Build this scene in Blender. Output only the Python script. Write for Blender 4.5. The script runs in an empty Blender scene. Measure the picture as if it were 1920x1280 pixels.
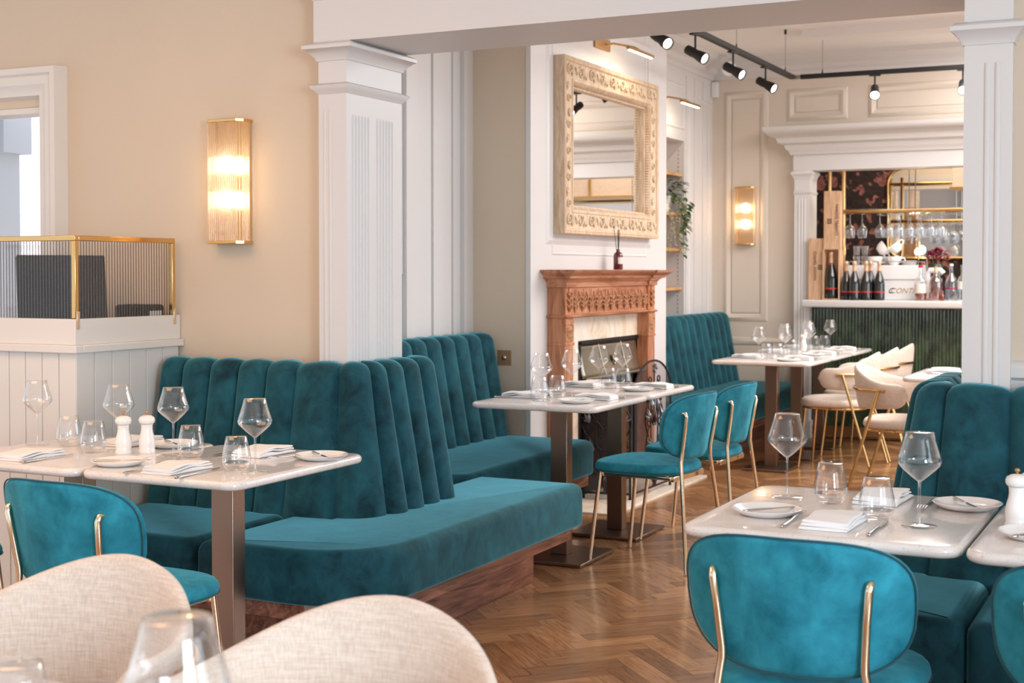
import bpy, bmesh, math, random
from mathutils import Vector, Matrix
random.seed(7)
PI = math.pi
S = bpy.context.scene
C = S.collection

# ---------------------------------------------------------------- camera, light, exposure
cam_d = bpy.data.cameras.new('camera'); cam = bpy.data.objects.new('camera', cam_d); C.objects.link(cam)
S.camera = cam
cam_d.sensor_width = 36.0
cam_d.lens = 36.0 * 2600 / 1920
cam_d.shift_y = -64 / 1920
cam_d.clip_start = 0.05
cam.location = (0, 0, 1.35)
cam.rotation_euler = (math.radians(90 - 1.5), 0, math.radians(26.3))
cam_d.dof.use_dof = True
cam_d.dof.focus_distance = 4.5
cam_d.dof.aperture_fstop = 5.6

S.view_settings.view_transform = 'Standard'
S.view_settings.look = 'None'
S.view_settings.gamma = 1
S.view_settings.use_curve_mapping = False
S.view_settings.exposure = 0.4
S.cycles.transparent_max_bounces = 32
S.cycles.max_bounces = 12

world = bpy.data.worlds.new('world'); S.world = world; world.use_nodes = True
wn = world.node_tree.nodes; wn['Background'].inputs[0].default_value = (0.93, 0.96, 1.0, 1); wn['Background'].inputs[1].default_value = 0.85

def area(name, loc, rot, sx, sy, power, col, spread=PI):
    l = bpy.data.lights.new(name, 'AREA'); l.shape = 'RECTANGLE'; l.size = sx; l.size_y = sy
    l.energy = power; l.color = col; l.spread = spread
    o = bpy.data.objects.new(name, l); o.location = loc; o.rotation_euler = rot; C.objects.link(o)
    return o
def point(name, loc, power, col, r=0.03):
    l = bpy.data.lights.new(name, 'POINT'); l.energy = power; l.color = col; l.shadow_soft_size = r
    o = bpy.data.objects.new(name, l); o.location = loc; C.objects.link(o); return o
COOL = (0.74, 0.88, 1.0); WARM = (1.0, 0.74, 0.50)
# daylight through the windows of the right-hand walls (they face -X)
area('daylight_dining_rear', (2.70, -0.4, 1.6), (0, PI/2, 0), 1.7, 1.6, 150, COOL)
area('daylight_dining_front', (2.70, 1.7, 1.6), (0, PI/2, 0), 1.7, 1.6, 22, COOL)
area('daylight_lounge', (2.70, 8.0, 1.6), (0, PI/2, 0), 1.7, 5.4, 60, COOL)
# overhead lights: ceiling lamps, an added lounge fill, porch sky
area('ceiling_light_dining', (-3.6, 2.0, 2.84), (0, 0, 0), 2.2, 1.6, 36, (1.0, 0.56, 0.28))
area('lounge_fill', (0.0, 9.0, 3.03), (0, 0, 0), 3.2, 3.6, 185, (1.0, 0.96, 0.94))  # added soft fill that brightens the lounge, not a real fixture
area('daylight_porch', (-6.8, 6.2, 3.6), (0, 0, 0), 2.5, 1.5, 170, (.9, .95, 1.0))
area('ceiling_light_bar', (-1.8, 11.9, 2.9), (0, 0, 0), 1.5, 0.8, 22, (1.0, 0.82, 0.62))

# ---------------------------------------------------------------- materials
def lin(c):
    c = c / 255.0
    return c / 12.92 if c <= 0.04045 else ((c + 0.055) / 1.055) ** 2.4
def rgb(r, g, b): return (lin(r), lin(g), lin(b), 1)

class NT:
    def __init__(s, name):
        s.m = bpy.data.materials.new(name); s.m.use_nodes = True
        s.t = s.m.node_tree; s.n = s.t.nodes; s.p = s.n['Principled BSDF']; s.out = s.n['Material Output']
    def new(s, ty, **kw):
        n = s.n.new(ty)
        for k, v in kw.items():
            if k in n.inputs: n.inputs[k].default_value = v
            else: setattr(n, k, v)
        return n
    def l(s, a, b): s.t.links.new(a, b)
    def coord(s, scale=(1, 1, 1), out='Object', rot=(0, 0, 0)):
        tc = s.new('ShaderNodeTexCoord'); mp = s.new('ShaderNodeMapping')
        mp.inputs['Scale'].default_value = scale; mp.inputs['Rotation'].default_value = rot
        s.l(tc.outputs[out], mp.inputs['Vector']); return mp.outputs['Vector']
    def noise(s, vec, scale, detail=4, rough=0.55, dist=0):
        n = s.new('ShaderNodeTexNoise'); n.inputs['Scale'].default_value = scale; n.inputs['Detail'].default_value = detail
        n.inputs['Roughness'].default_value = rough; n.inputs['Distortion'].default_value = dist
        s.l(vec, n.inputs['Vector']); return n.outputs['Fac']
    def ramp(s, fac, stops):
        r = s.new('ShaderNodeValToRGB'); e = r.color_ramp.elements
        while len(e) < len(stops): e.new(0.5)
        for i, (p, c) in enumerate(stops): e[i].position = p; e[i].color = c
        s.l(fac, r.inputs['Fac']); return r.outputs['Color']
    def bump(s, h, strength=0.3, dist=0.01):
        b = s.new('ShaderNodeBump'); b.inputs['Strength'].default_value = strength; b.inputs['Distance'].default_value = dist
        s.l(h, b.inputs['Height']); s.l(b.outputs['Normal'], s.p.inputs['Normal']); return b

def simple(name, col, rough=0.5, metal=0.0, bump=None, **kw):
    t = NT(name); t.p.inputs['Base Color'].default_value = col; t.p.inputs['Roughness'].default_value = rough
    t.p.inputs['Metallic'].default_value = metal
    for k, v in kw.items(): t.p.inputs[k.replace('_', ' ')].default_value = v
    if bump: t.bump(t.noise(t.coord(), bump[0], 5), bump[1], bump[2])
    return t.m

M = {}
def paint(name, col, var=0.03, rough=0.55):
    t = NT(name); v = t.coord()
    n = t.noise(v, 1.7, 4)
    a = tuple(x * (1 - var) for x in col[:3]) + (1,); b = tuple(min(1, x * (1 + var)) for x in col[:3]) + (1,)
    t.l(t.ramp(n, [(0.3, a), (0.7, b)]), t.p.inputs['Base Color'])
    t.p.inputs['Roughness'].default_value = rough
    t.bump(t.noise(v, 220, 3), 0.05, 0.002)
    M[name] = t.m
paint('wall_beige', rgb(214, 197, 176), 0.02, 0.7)
paint('white_paint', rgb(219, 216, 214), 0.01, 0.42)
paint('panel_paint', rgb(221, 208, 193), 0.012, 0.5)
paint('ceiling_white', rgb(234, 231, 228), 0.01, 0.7)
paint('stand_white', rgb(226, 221, 215), 0.015, 0.42)

def velvet(name, dark, light, sheen):
    t = NT(name); v = t.coord()
    n1 = t.noise(v, 5.0, 5, 0.6, 0.6); n2 = t.noise(t.coord((1, 1, 0.8)), 15, 4, 0.6, 0.5)
    mx = t.new('ShaderNodeMath', operation='ADD'); m2 = t.new('ShaderNodeMath', operation='MULTIPLY'); m2.inputs[1].default_value = 0.5
    t.l(n1, mx.inputs[0]); t.l(n2, mx.inputs[1]); t.l(mx.outputs[0], m2.inputs[0])
    t.l(t.ramp(m2.outputs[0], [(0.34, dark), (0.66, light)]), t.p.inputs['Base Color'])
    t.p.inputs['Roughness'].default_value = 0.75
    t.p.inputs['Sheen Weight'].default_value = sheen; t.p.inputs['Sheen Roughness'].default_value = 0.38
    t.p.inputs['Sheen Tint'].default_value = rgb(130, 214, 232)
    t.p.inputs['Specular IOR Level'].default_value = 0.15
    t.bump(t.noise(v, 420, 2), 0.12, 0.002)
    M[name] = t.m
velvet('velvet', rgb(14, 42, 50), rgb(36, 92, 104), 0.8)
velvet('chair_velvet', rgb(18, 96, 116), rgb(54, 156, 180), 0.5)
M['velvet_piping'] = simple('velvet_piping', rgb(14, 72, 84), 0.7, Sheen_Weight=0.1)

def linen(name, a, b):
    t = NT(name); v = t.coord()
    w1 = t.new('ShaderNodeTexWave', wave_type='BANDS', bands_direction='Z'); w1.inputs['Scale'].default_value = 260; w1.inputs['Distortion'].default_value = 1.5; w1.inputs['Detail'].default_value = 2
    n = t.noise(t.coord((1, 1, 14)), 22, 4); n2 = t.noise(t.coord((14, 14, 1)), 22, 4)
    ad = t.new('ShaderNodeMath', operation='ADD'); t.l(n, ad.inputs[0]); t.l(n2, ad.inputs[1])
    md = t.new('ShaderNodeMath', operation='MULTIPLY'); md.inputs[1].default_value = 0.5; t.l(ad.outputs[0], md.inputs[0])
    t.l(t.ramp(md.outputs[0], [(0.38, a), (0.62, b)]), t.p.inputs['Base Color'])
    t.p.inputs['Roughness'].default_value = 0.9; t.p.inputs['Sheen Weight'].default_value = 0.25
    t.l(v, w1.inputs['Vector']); t.bump(t.noise(v, 500, 2), 0.25, 0.002)
    M[name] = t.m
linen('linen', rgb(206, 188, 172), rgb(230, 215, 202))

def brushed(name, col, rough): M[name] = simple(name, col, rough, 1.0)
brushed('brass', rgb(222, 184, 126), 0.2)
brushed('pale_gold', rgb(236, 216, 188), 0.16)
brushed('steel', rgb(200, 198, 196), 0.2)
brushed('bronze', rgb(150, 128, 114), 0.32)
brushed('brushed_steel', rgb(176, 168, 160), 0.35)
brushed('antique_brass', rgb(190, 152, 108), 0.42)
M['mirror'] = simple('mirror', (0.86, 0.86, 0.85, 1), 0.0, 1.0)
M['black'] = simple('black', rgb(20, 18, 18), 0.6)
M['black_plastic'] = simple('black_plastic', rgb(24, 20, 20), 0.6)
M['iron'] = simple('iron', rgb(44, 40, 42), 0.42, 0.6)
M['pewter'] = simple('pewter', rgb(120, 124, 132), 0.35, 0.8)
M['soot'] = simple('soot', rgb(16, 14, 13), 0.9, bump=(40, 0.5, 0.02))
M['hood_metal'] = simple('hood_metal', rgb(176, 166, 146), 0.3, 0.9, bump=(30, 0.1, 0.01))
M['china'] = simple('china', rgb(242, 240, 238), 0.18, Coat_Weight=0.4)
M['ceramic_white'] = simple('ceramic_white', rgb(240, 236, 232), 0.28, Coat_Weight=0.3)
M['napkin'] = simple('napkin', rgb(240, 238, 237), 0.85, bump=(600, 0.2, 0.001))
M['plastic_white'] = simple('plastic_white', rgb(232, 232, 232), 0.4)
M['red'] = simple('red', rgb(196, 50, 40), 0.5)
M['cream_label'] = simple('cream_label', rgb(228, 218, 208), 0.6)
M['foil'] = simple('foil', rgb(226, 190, 156), 0.35, 0.5)
M['dark_print'] = simple('dark_print', rgb(88, 62, 48), 0.7)
M['gold_print'] = simple('gold_print', rgb(188, 160, 120), 0.4, 0.4)

def marble_top():
    t = NT('marble_top'); v = t.coord()
    n = t.noise(v, 3, 8, 0.65, 1.5); sp = t.noise(v, 160, 3)
    c1 = t.ramp(n, [(0.35, rgb(222, 214, 208)), (0.6, rgb(238, 232, 228))])
    c2 = t.ramp(sp, [(0.30, rgb(190, 182, 176)), (0.42, rgb(255, 255, 255))])
    mx = t.new('ShaderNodeMix', data_type='RGBA', blend_type='MULTIPLY'); mx.inputs[0].default_value = 0.5
    t.l(c1, mx.inputs[6]); t.l(c2, mx.inputs[7]); t.l(mx.outputs[2], t.p.inputs['Base Color'])
    t.p.inputs['Roughness'].default_value = 0.16; t.p.inputs['Coat Weight'].default_value = 0.3
    M['marble_top'] = t.m
marble_top()
def marble_cream():
    t = NT('marble_cream'); v = t.coord()
    n = t.noise(v, 3.2, 8, 0.7, 2.2)
    t.l(t.ramp(n, [(0.25, rgb(206, 180, 146)), (0.45, rgb(234, 218, 196)), (0.6, rgb(240, 232, 222)), (0.75, rgb(222, 204, 182))]), t.p.inputs['Base Color'])
    t.p.inputs['Roughness'].default_value = 0.25; M['marble_cream'] = t.m
marble_cream()

def wood(name, dark, mid, light, axis=0, scale=1.0, rough=0.4, contrast=(0.3, 0.5, 0.7), coat=0.1):
    t = NT(name); st = [9, 9, 9]; st[axis] = 1.2
    v = t.coord(tuple(x * scale for x in st))
    n = t.noise(v, 1.6, 9, 0.62, 2.0); fine = t.noise(t.coord(tuple((60 if i != axis else 3) * scale for i in range(3))), 1.5, 3)
    w = t.new('ShaderNodeMath', operation='MULTIPLY_ADD'); w.inputs[1].default_value = 0.25; t.l(fine, w.inputs[0]); t.l(n, w.inputs[2])
    sb = t.new('ShaderNodeMath', operation='SUBTRACT'); sb.inputs[1].default_value = 0.12; t.l(w.outputs[0], sb.inputs[0])
    t.l(t.ramp(sb.outputs[0], [(contrast[0], dark), (contrast[1], mid), (contrast[2], light)]), t.p.inputs['Base Color'])
    t.p.inputs['Roughness'].default_value = rough; t.p.inputs['Coat Weight'].default_value = coat
    t.bump(fine, 0.08, 0.002); M[name] = t.m
wood('walnut', rgb(58, 28, 20), rgb(128, 76, 56), rgb(168, 112, 86), axis=1)
wood('walnut_x', rgb(48, 22, 16), rgb(106, 60, 44), rgb(140, 88, 66), axis=0)
wood('mantel_wood', rgb(140, 80, 50), rgb(188, 124, 86), rgb(212, 154, 116), axis=2, scale=0.8)
wood('mantel_wood_y', rgb(140, 82, 56), rgb(186, 124, 90), rgb(210, 152, 118), axis=1, scale=0.8)
wood('shelf_oak', rgb(176, 122, 70), rgb(208, 156, 98), rgb(226, 180, 126), axis=1, scale=1.2)
wood('crate_wood', rgb(178, 136, 104), rgb(206, 166, 132), rgb(222, 186, 154), axis=2, scale=1.6, rough=0.7, coat=0)
wood('limewash', rgb(178, 144, 110), rgb(208, 180, 150), rgb(226, 206, 182), axis=2, scale=2.0, rough=0.65, contrast=(0.25, 0.45, 0.65), coat=0)  # frame tone darkened, recess shade behind the carving put into the colour
def carved(name, base_lo, base_hi, scale, strength):
    t = NT(name); v = t.coord()
    vo = t.new('ShaderNodeTexVoronoi', feature='SMOOTH_F1'); vo.inputs['Scale'].default_value = scale; vo.inputs['Randomness'].default_value = 0.8; t.l(v, vo.inputs['Vector'])
    n = t.noise(v, scale * 0.7, 5, 0.6, 2.5)
    m = t.new('ShaderNodeMath', operation='MULTIPLY'); t.l(vo.outputs['Distance'], m.inputs[0]); t.l(n, m.inputs[1])
    t.l(t.ramp(n, [(0.3, base_lo), (0.65, base_hi)]), t.p.inputs['Base Color'])
    t.p.inputs['Roughness'].default_value = 0.6
    t.bump(m.outputs[0], strength, 0.03); M[name] = t.m
carved('carved_oak', rgb(170, 112, 74), rgb(206, 150, 112), 55, 0.8)
carved('carved_lime', rgb(198, 168, 130), rgb(234, 216, 190), 70, 0.35)

def floor_mat():
    t = NT('parquet')
    at = t.new('ShaderNodeAttribute', attribute_name='rnd')
    uv = t.new('ShaderNodeUVMap'); uv.uv_map = 'UVMap'
    mp = t.new('ShaderNodeMapping'); mp.inputs['Scale'].default_value = (3.0, 38, 1); t.l(uv.outputs['UV'], mp.inputs['Vector'])
    cb = t.new('ShaderNodeCombineXYZ'); ml = t.new('ShaderNodeMath', operation='MULTIPLY'); ml.inputs[1].default_value = 91.0
    t.l(at.outputs['Fac'], ml.inputs[0]); t.l(ml.outputs[0], cb.inputs['X']); t.l(ml.outputs[0], cb.inputs['Z'])
    av = t.new('ShaderNodeVectorMath', operation='ADD'); t.l(mp.outputs['Vector'], av.inputs[0]); t.l(cb.outputs['Vector'], av.inputs[1])
    g = t.noise(av.outputs['Vector'], 1.5, 6, 0.65, 1.4)
    grain = t.ramp(g, [(0.3, rgb(146, 98, 62)), (0.52, rgb(182, 134, 92)), (0.75, rgb(202, 158, 116))])
    tone = t.ramp(at.outputs['Fac'], [(0.0, (0.56, 0.50, 0.46, 1)), (0.45, (0.82, 0.80, 0.78, 1)), (1.0, (1.12, 1.12, 1.12, 1))])
    mx = t.new('ShaderNodeMix', data_type='RGBA', blend_type='MULTIPLY'); mx.inputs[0].default_value = 1.0
    t.l(grain, mx.inputs[6]); t.l(tone, mx.inputs[7]); t.l(mx.outputs[2], t.p.inputs['Base Color'])
    rr = t.new('ShaderNodeMapRange'); rr.inputs['To Min'].default_value = 0.16; rr.inputs['To Max'].default_value = 0.30
    t.l(g, rr.inputs['Value']); t.l(rr.outputs['Result'], t.p.inputs['Roughness'])
    t.p.inputs['Coat Weight'].default_value = 0.35; t.p.inputs['Coat Roughness'].default_value = 0.15
    t.bump(g, 0.06, 0.002); M['parquet'] = t.m
floor_mat()

def thin_glass(name, tint=(1, 1, 1, 1), ior=1.5, edge=0.9, base=0.0):
    t = NT(name); t.n.remove(t.p)
    tr = t.new('ShaderNodeBsdfTransparent'); tr.inputs[0].default_value = tint
    gl = t.new('ShaderNodeBsdfGlossy'); gl.inputs['Roughness'].default_value = 0.02; gl.inputs[0].default_value = (1, 1, 1, 1)
    fr = t.new('ShaderNodeLayerWeight'); fr.inputs['Blend'].default_value = 0.5
    pw = t.new('ShaderNodeMath', operation='POWER'); pw.inputs[1].default_value = 2.3; t.l(fr.outputs['Facing'], pw.inputs[0])
    mr = t.new('ShaderNodeMath', operation='MULTIPLY_ADD'); mr.inputs[1].default_value = edge * 0.85; mr.inputs[2].default_value = base + 0.06; mr.use_clamp = True
    t.l(pw.outputs[0], mr.inputs[0])
    mx = t.new('ShaderNodeMixShader'); t.l(mr.outputs[0], mx.inputs[0]); t.l(tr.outputs[0], mx.inputs[1]); t.l(gl.outputs[0], mx.inputs[2])
    t.l(mx.outputs[0], t.out.inputs['Surface']); M[name] = t.m
thin_glass('glass', (0.97, 0.975, 0.98, 1), 1.5, 1.15, 0.02)
thin_glass('bar_glass', (0.92, 0.94, 0.96, 1), 1.5, 1.15, 0.10)
thin_glass('window_glass', (0.96, 0.98, 1, 1), 1.45, 0.8, 0.0)
thin_glass('amber_glass', (0.75, 0.32, 0.10, 1), 1.5, 1.0, 0.03)
thin_glass('blue_glass', (0.72, 0.84, 0.92, 1), 1.5, 1.2, 0.12)
M['dark_glass'] = simple('dark_glass', rgb(18, 22, 20), 0.06, Coat_Weight=1.0)
M['red_glass'] = simple('red_glass', rgb(92, 22, 36), 0.08, Coat_Weight=1.0)
M['teal_glaze'] = simple('teal_glaze', rgb(30, 92, 92), 0.12, Coat_Weight=0.8)
def fluted():
    t = NT('fluted_glass'); t.n.remove(t.p)
    tc = t.new('ShaderNodeTexCoord'); sp = t.new('ShaderNodeSeparateXYZ'); t.l(tc.outputs['Object'], sp.inputs[0])
    ad = t.new('ShaderNodeMath', operation='ADD'); t.l(sp.outputs['X'], ad.inputs[0]); t.l(sp.outputs['Y'], ad.inputs[1])
    ml = t.new('ShaderNodeMath', operation='MULTIPLY'); ml.inputs[1].default_value = 2 * PI / .0150; t.l(ad.outputs[0], ml.inputs[0])
    sn = t.new('ShaderNodeMath', operation='SINE'); t.l(ml.outputs[0], sn.inputs[0])
    mp = t.new('ShaderNodeMapRange'); mp.inputs['From Min'].default_value = -1; t.l(sn.outputs[0], mp.inputs['Value'])
    tr = t.new('ShaderNodeBsdfTransparent'); t.l(t.ramp(mp.outputs['Result'], [(0.15, (.62, .59, .57, 1)), (0.55, (.97, .97, .97, 1))]), tr.inputs[0])  # dark lines of refraction put into the tint as stripes along the flutes
    gl = t.new('ShaderNodeBsdfGlossy'); gl.inputs['Roughness'].default_value = 0.08
    lw = t.new('ShaderNodeLayerWeight'); lw.inputs['Blend'].default_value = 0.5
    m = t.new('ShaderNodeMixShader'); mr = t.new('ShaderNodeMath', operation='MULTIPLY_ADD'); mr.inputs[1].default_value = 0.12; mr.inputs[2].default_value = 0.02
    t.l(lw.outputs['Facing'], mr.inputs[0]); t.l(mr.outputs[0], m.inputs[0]); t.l(tr.outputs[0], m.inputs[1]); t.l(gl.outputs[0], m.inputs[2]); t.l(m.outputs[0], t.out.inputs['Surface']); M['fluted_glass'] = t.m
fluted()
def rods():
    t = NT('rod_glass'); t.n.remove(t.p)
    tr = t.new('ShaderNodeBsdfTransparent'); tr.inputs[0].default_value = (0.94, 0.86, 0.74, 1)
    gl = t.new('ShaderNodeBsdfGlossy'); gl.inputs['Roughness'].default_value = 0.08
    tl = t.new('ShaderNodeBsdfTranslucent'); tl.inputs[0].default_value = (1, 0.95, 0.88, 1)
    m1 = t.new('ShaderNodeMixShader'); m1.inputs[0].default_value = 0.45; t.l(gl.outputs[0], m1.inputs[1]); t.l(tl.outputs[0], m1.inputs[2])
    lw = t.new('ShaderNodeLayerWeight'); lw.inputs['Blend'].default_value = 0.35
    ma = t.new('ShaderNodeMath', operation='MULTIPLY_ADD'); ma.inputs[1].default_value = 0.6; ma.inputs[2].default_value = 0.16; ma.use_clamp = True
    t.l(lw.outputs['Facing'], ma.inputs[0])
    m2 = t.new('ShaderNodeMixShader'); t.l(ma.outputs[0], m2.inputs[0]); t.l(tr.outputs[0], m2.inputs[1]); t.l(m1.outputs[0], m2.inputs[2])
    t.l(m2.outputs[0], t.out.inputs['Surface']); M['rod_glass'] = t.m
rods()
def gauze():
    t = NT('mesh_gauze'); v = t.coord((1, 1, 1))
    tr = t.new('ShaderNodeBsdfTransparent'); mx = t.new('ShaderNodeMixShader')
    w = t.new('ShaderNodeTexChecker'); w.inputs['Scale'].default_value = 420; t.l(v, w.inputs['Vector'])
    mr = t.new('ShaderNodeMapRange'); mr.inputs['To Min'].default_value = 0.22; mr.inputs['To Max'].default_value = 0.62; t.l(w.outputs['Fac'], mr.inputs['Value'])
    t.p.inputs['Base Color'].default_value = rgb(96, 92, 96); t.p.inputs['Metallic'].default_value = 0.5; t.p.inputs['Roughness'].default_value = 0.5
    t.l(mr.outputs['Result'], mx.inputs[0]); t.l(tr.outputs[0], mx.inputs[1]); t.l(t.p.outputs[0], mx.inputs[2]); t.l(mx.outputs[0], t.out.inputs['Surface'])
    M['mesh_gauze'] = t.m
gauze()
def emis(name, col, s):
    t = NT(name); t.p.inputs['Emission Color'].default_value = col; t.p.inputs['Emission Strength'].default_value = s
    t.p.inputs['Base Color'].default_value = (0.9, 0.9, 0.9, 1); M[name] = t.m
emis('bulb', (1.0, 0.86, 0.66, 1), 16.0)
emis('spot_lens', (1.0, 0.93, 0.80, 1), 6.0)
emis('spot_lens_hot', (1.0, 0.95, 0.86, 1), 40.0)
emis('led_strip', (1.0, 0.86, 0.66, 1), 12.0)
emis('reflected_glow', (1.0, 0.80, 0.45, 1), 4.0)  # emission imitating a glow reflected in the bar mirror
def wallpaper():
    t = NT('wallpaper'); v = t.coord((1, 1, 1))
    vo = t.new('ShaderNodeTexVoronoi'); vo.inputs['Scale'].default_value = 8.5; vo.inputs['Randomness'].default_value = 0.75
    nn = t.new('ShaderNodeTexNoise'); nn.inputs['Scale'].default_value = 9; nn.inputs['Detail'].default_value = 4; t.l(v, nn.inputs['Vector'])
    ml = t.new('ShaderNodeVectorMath', operation='SCALE'); ml.inputs['Scale'].default_value = 0.28; t.l(nn.outputs['Color'], ml.inputs[0])
    ad = t.new('ShaderNodeVectorMath', operation='ADD'); t.l(v, ad.inputs[0]); t.l(ml.outputs[0], ad.inputs[1]); t.l(ad.outputs[0], vo.inputs['Vector'])
    n2 = t.noise(v, 24, 4)
    pink = t.ramp(n2, [(0.35, rgb(104, 62, 62)), (0.65, rgb(160, 104, 98))])
    leaf = t.ramp(n2, [(0.4, rgb(30, 22, 24)), (0.6, rgb(52, 36, 38))])
    fac = t.ramp(vo.outputs['Distance'], [(0.30, (1, 1, 1, 1)), (0.36, (0, 0, 0, 1))])
    mx = t.new('ShaderNodeMix', data_type='RGBA'); t.l(fac, mx.inputs[0]); t.l(leaf, mx.inputs[6]); t.l(pink, mx.inputs[7])
    t.l(mx.outputs[2], t.p.inputs['Base Color']); t.p.inputs['Roughness'].default_value = 0.8; M['wallpaper'] = t.m
wallpaper()
def tile():
    t = NT('green_tile'); v = t.coord()
    n = t.noise(t.coord((3, 3, 1.5)), 4, 4)
    t.l(t.ramp(n, [(0.35, rgb(30, 44, 38)), (0.65, rgb(70, 92, 66))]), t.p.inputs['Base Color'])
    t.p.inputs['Roughness'].default_value = 0.15; t.p.inputs['Coat Weight'].default_value = 0.6; M['green_tile'] = t.m
tile()
def brick():
    t = NT('pale_brick'); v = t.coord((1, 1, 1), rot=(PI/2, 0, 0))
    b = t.new('ShaderNodeTexBrick'); b.inputs['Scale'].default_value = 4.4; b.inputs['Color1'].default_value = rgb(226, 196, 190); b.inputs['Color2'].default_value = rgb(236, 218, 214); b.inputs['Mortar'].default_value = rgb(236, 236, 240)
    t.l(v, b.inputs['Vector']); t.l(b.outputs['Color'], t.p.inputs['Base Color']); t.p.inputs['Roughness'].default_value = 0.9; M['pale_brick'] = t.m
brick()
paint('porch_grey', rgb(196, 204, 214), 0.01, 0.6)
def leafm(name, a, b):
    t = NT(name); n = t.noise(t.coord(), 60, 3); t.l(t.ramp(n, [(0.4, a), (0.6, b)]), t.p.inputs['Base Color']); t.p.inputs['Roughness'].default_value = 0.45; M[name] = t.m
leafm('leaf_green', rgb(44, 70, 40), rgb(104, 128, 74)); leafm('leaf_pale', rgb(150, 158, 122), rgb(206, 206, 176))
leafm('petal', rgb(128, 14, 60), rgb(190, 40, 96))

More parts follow.
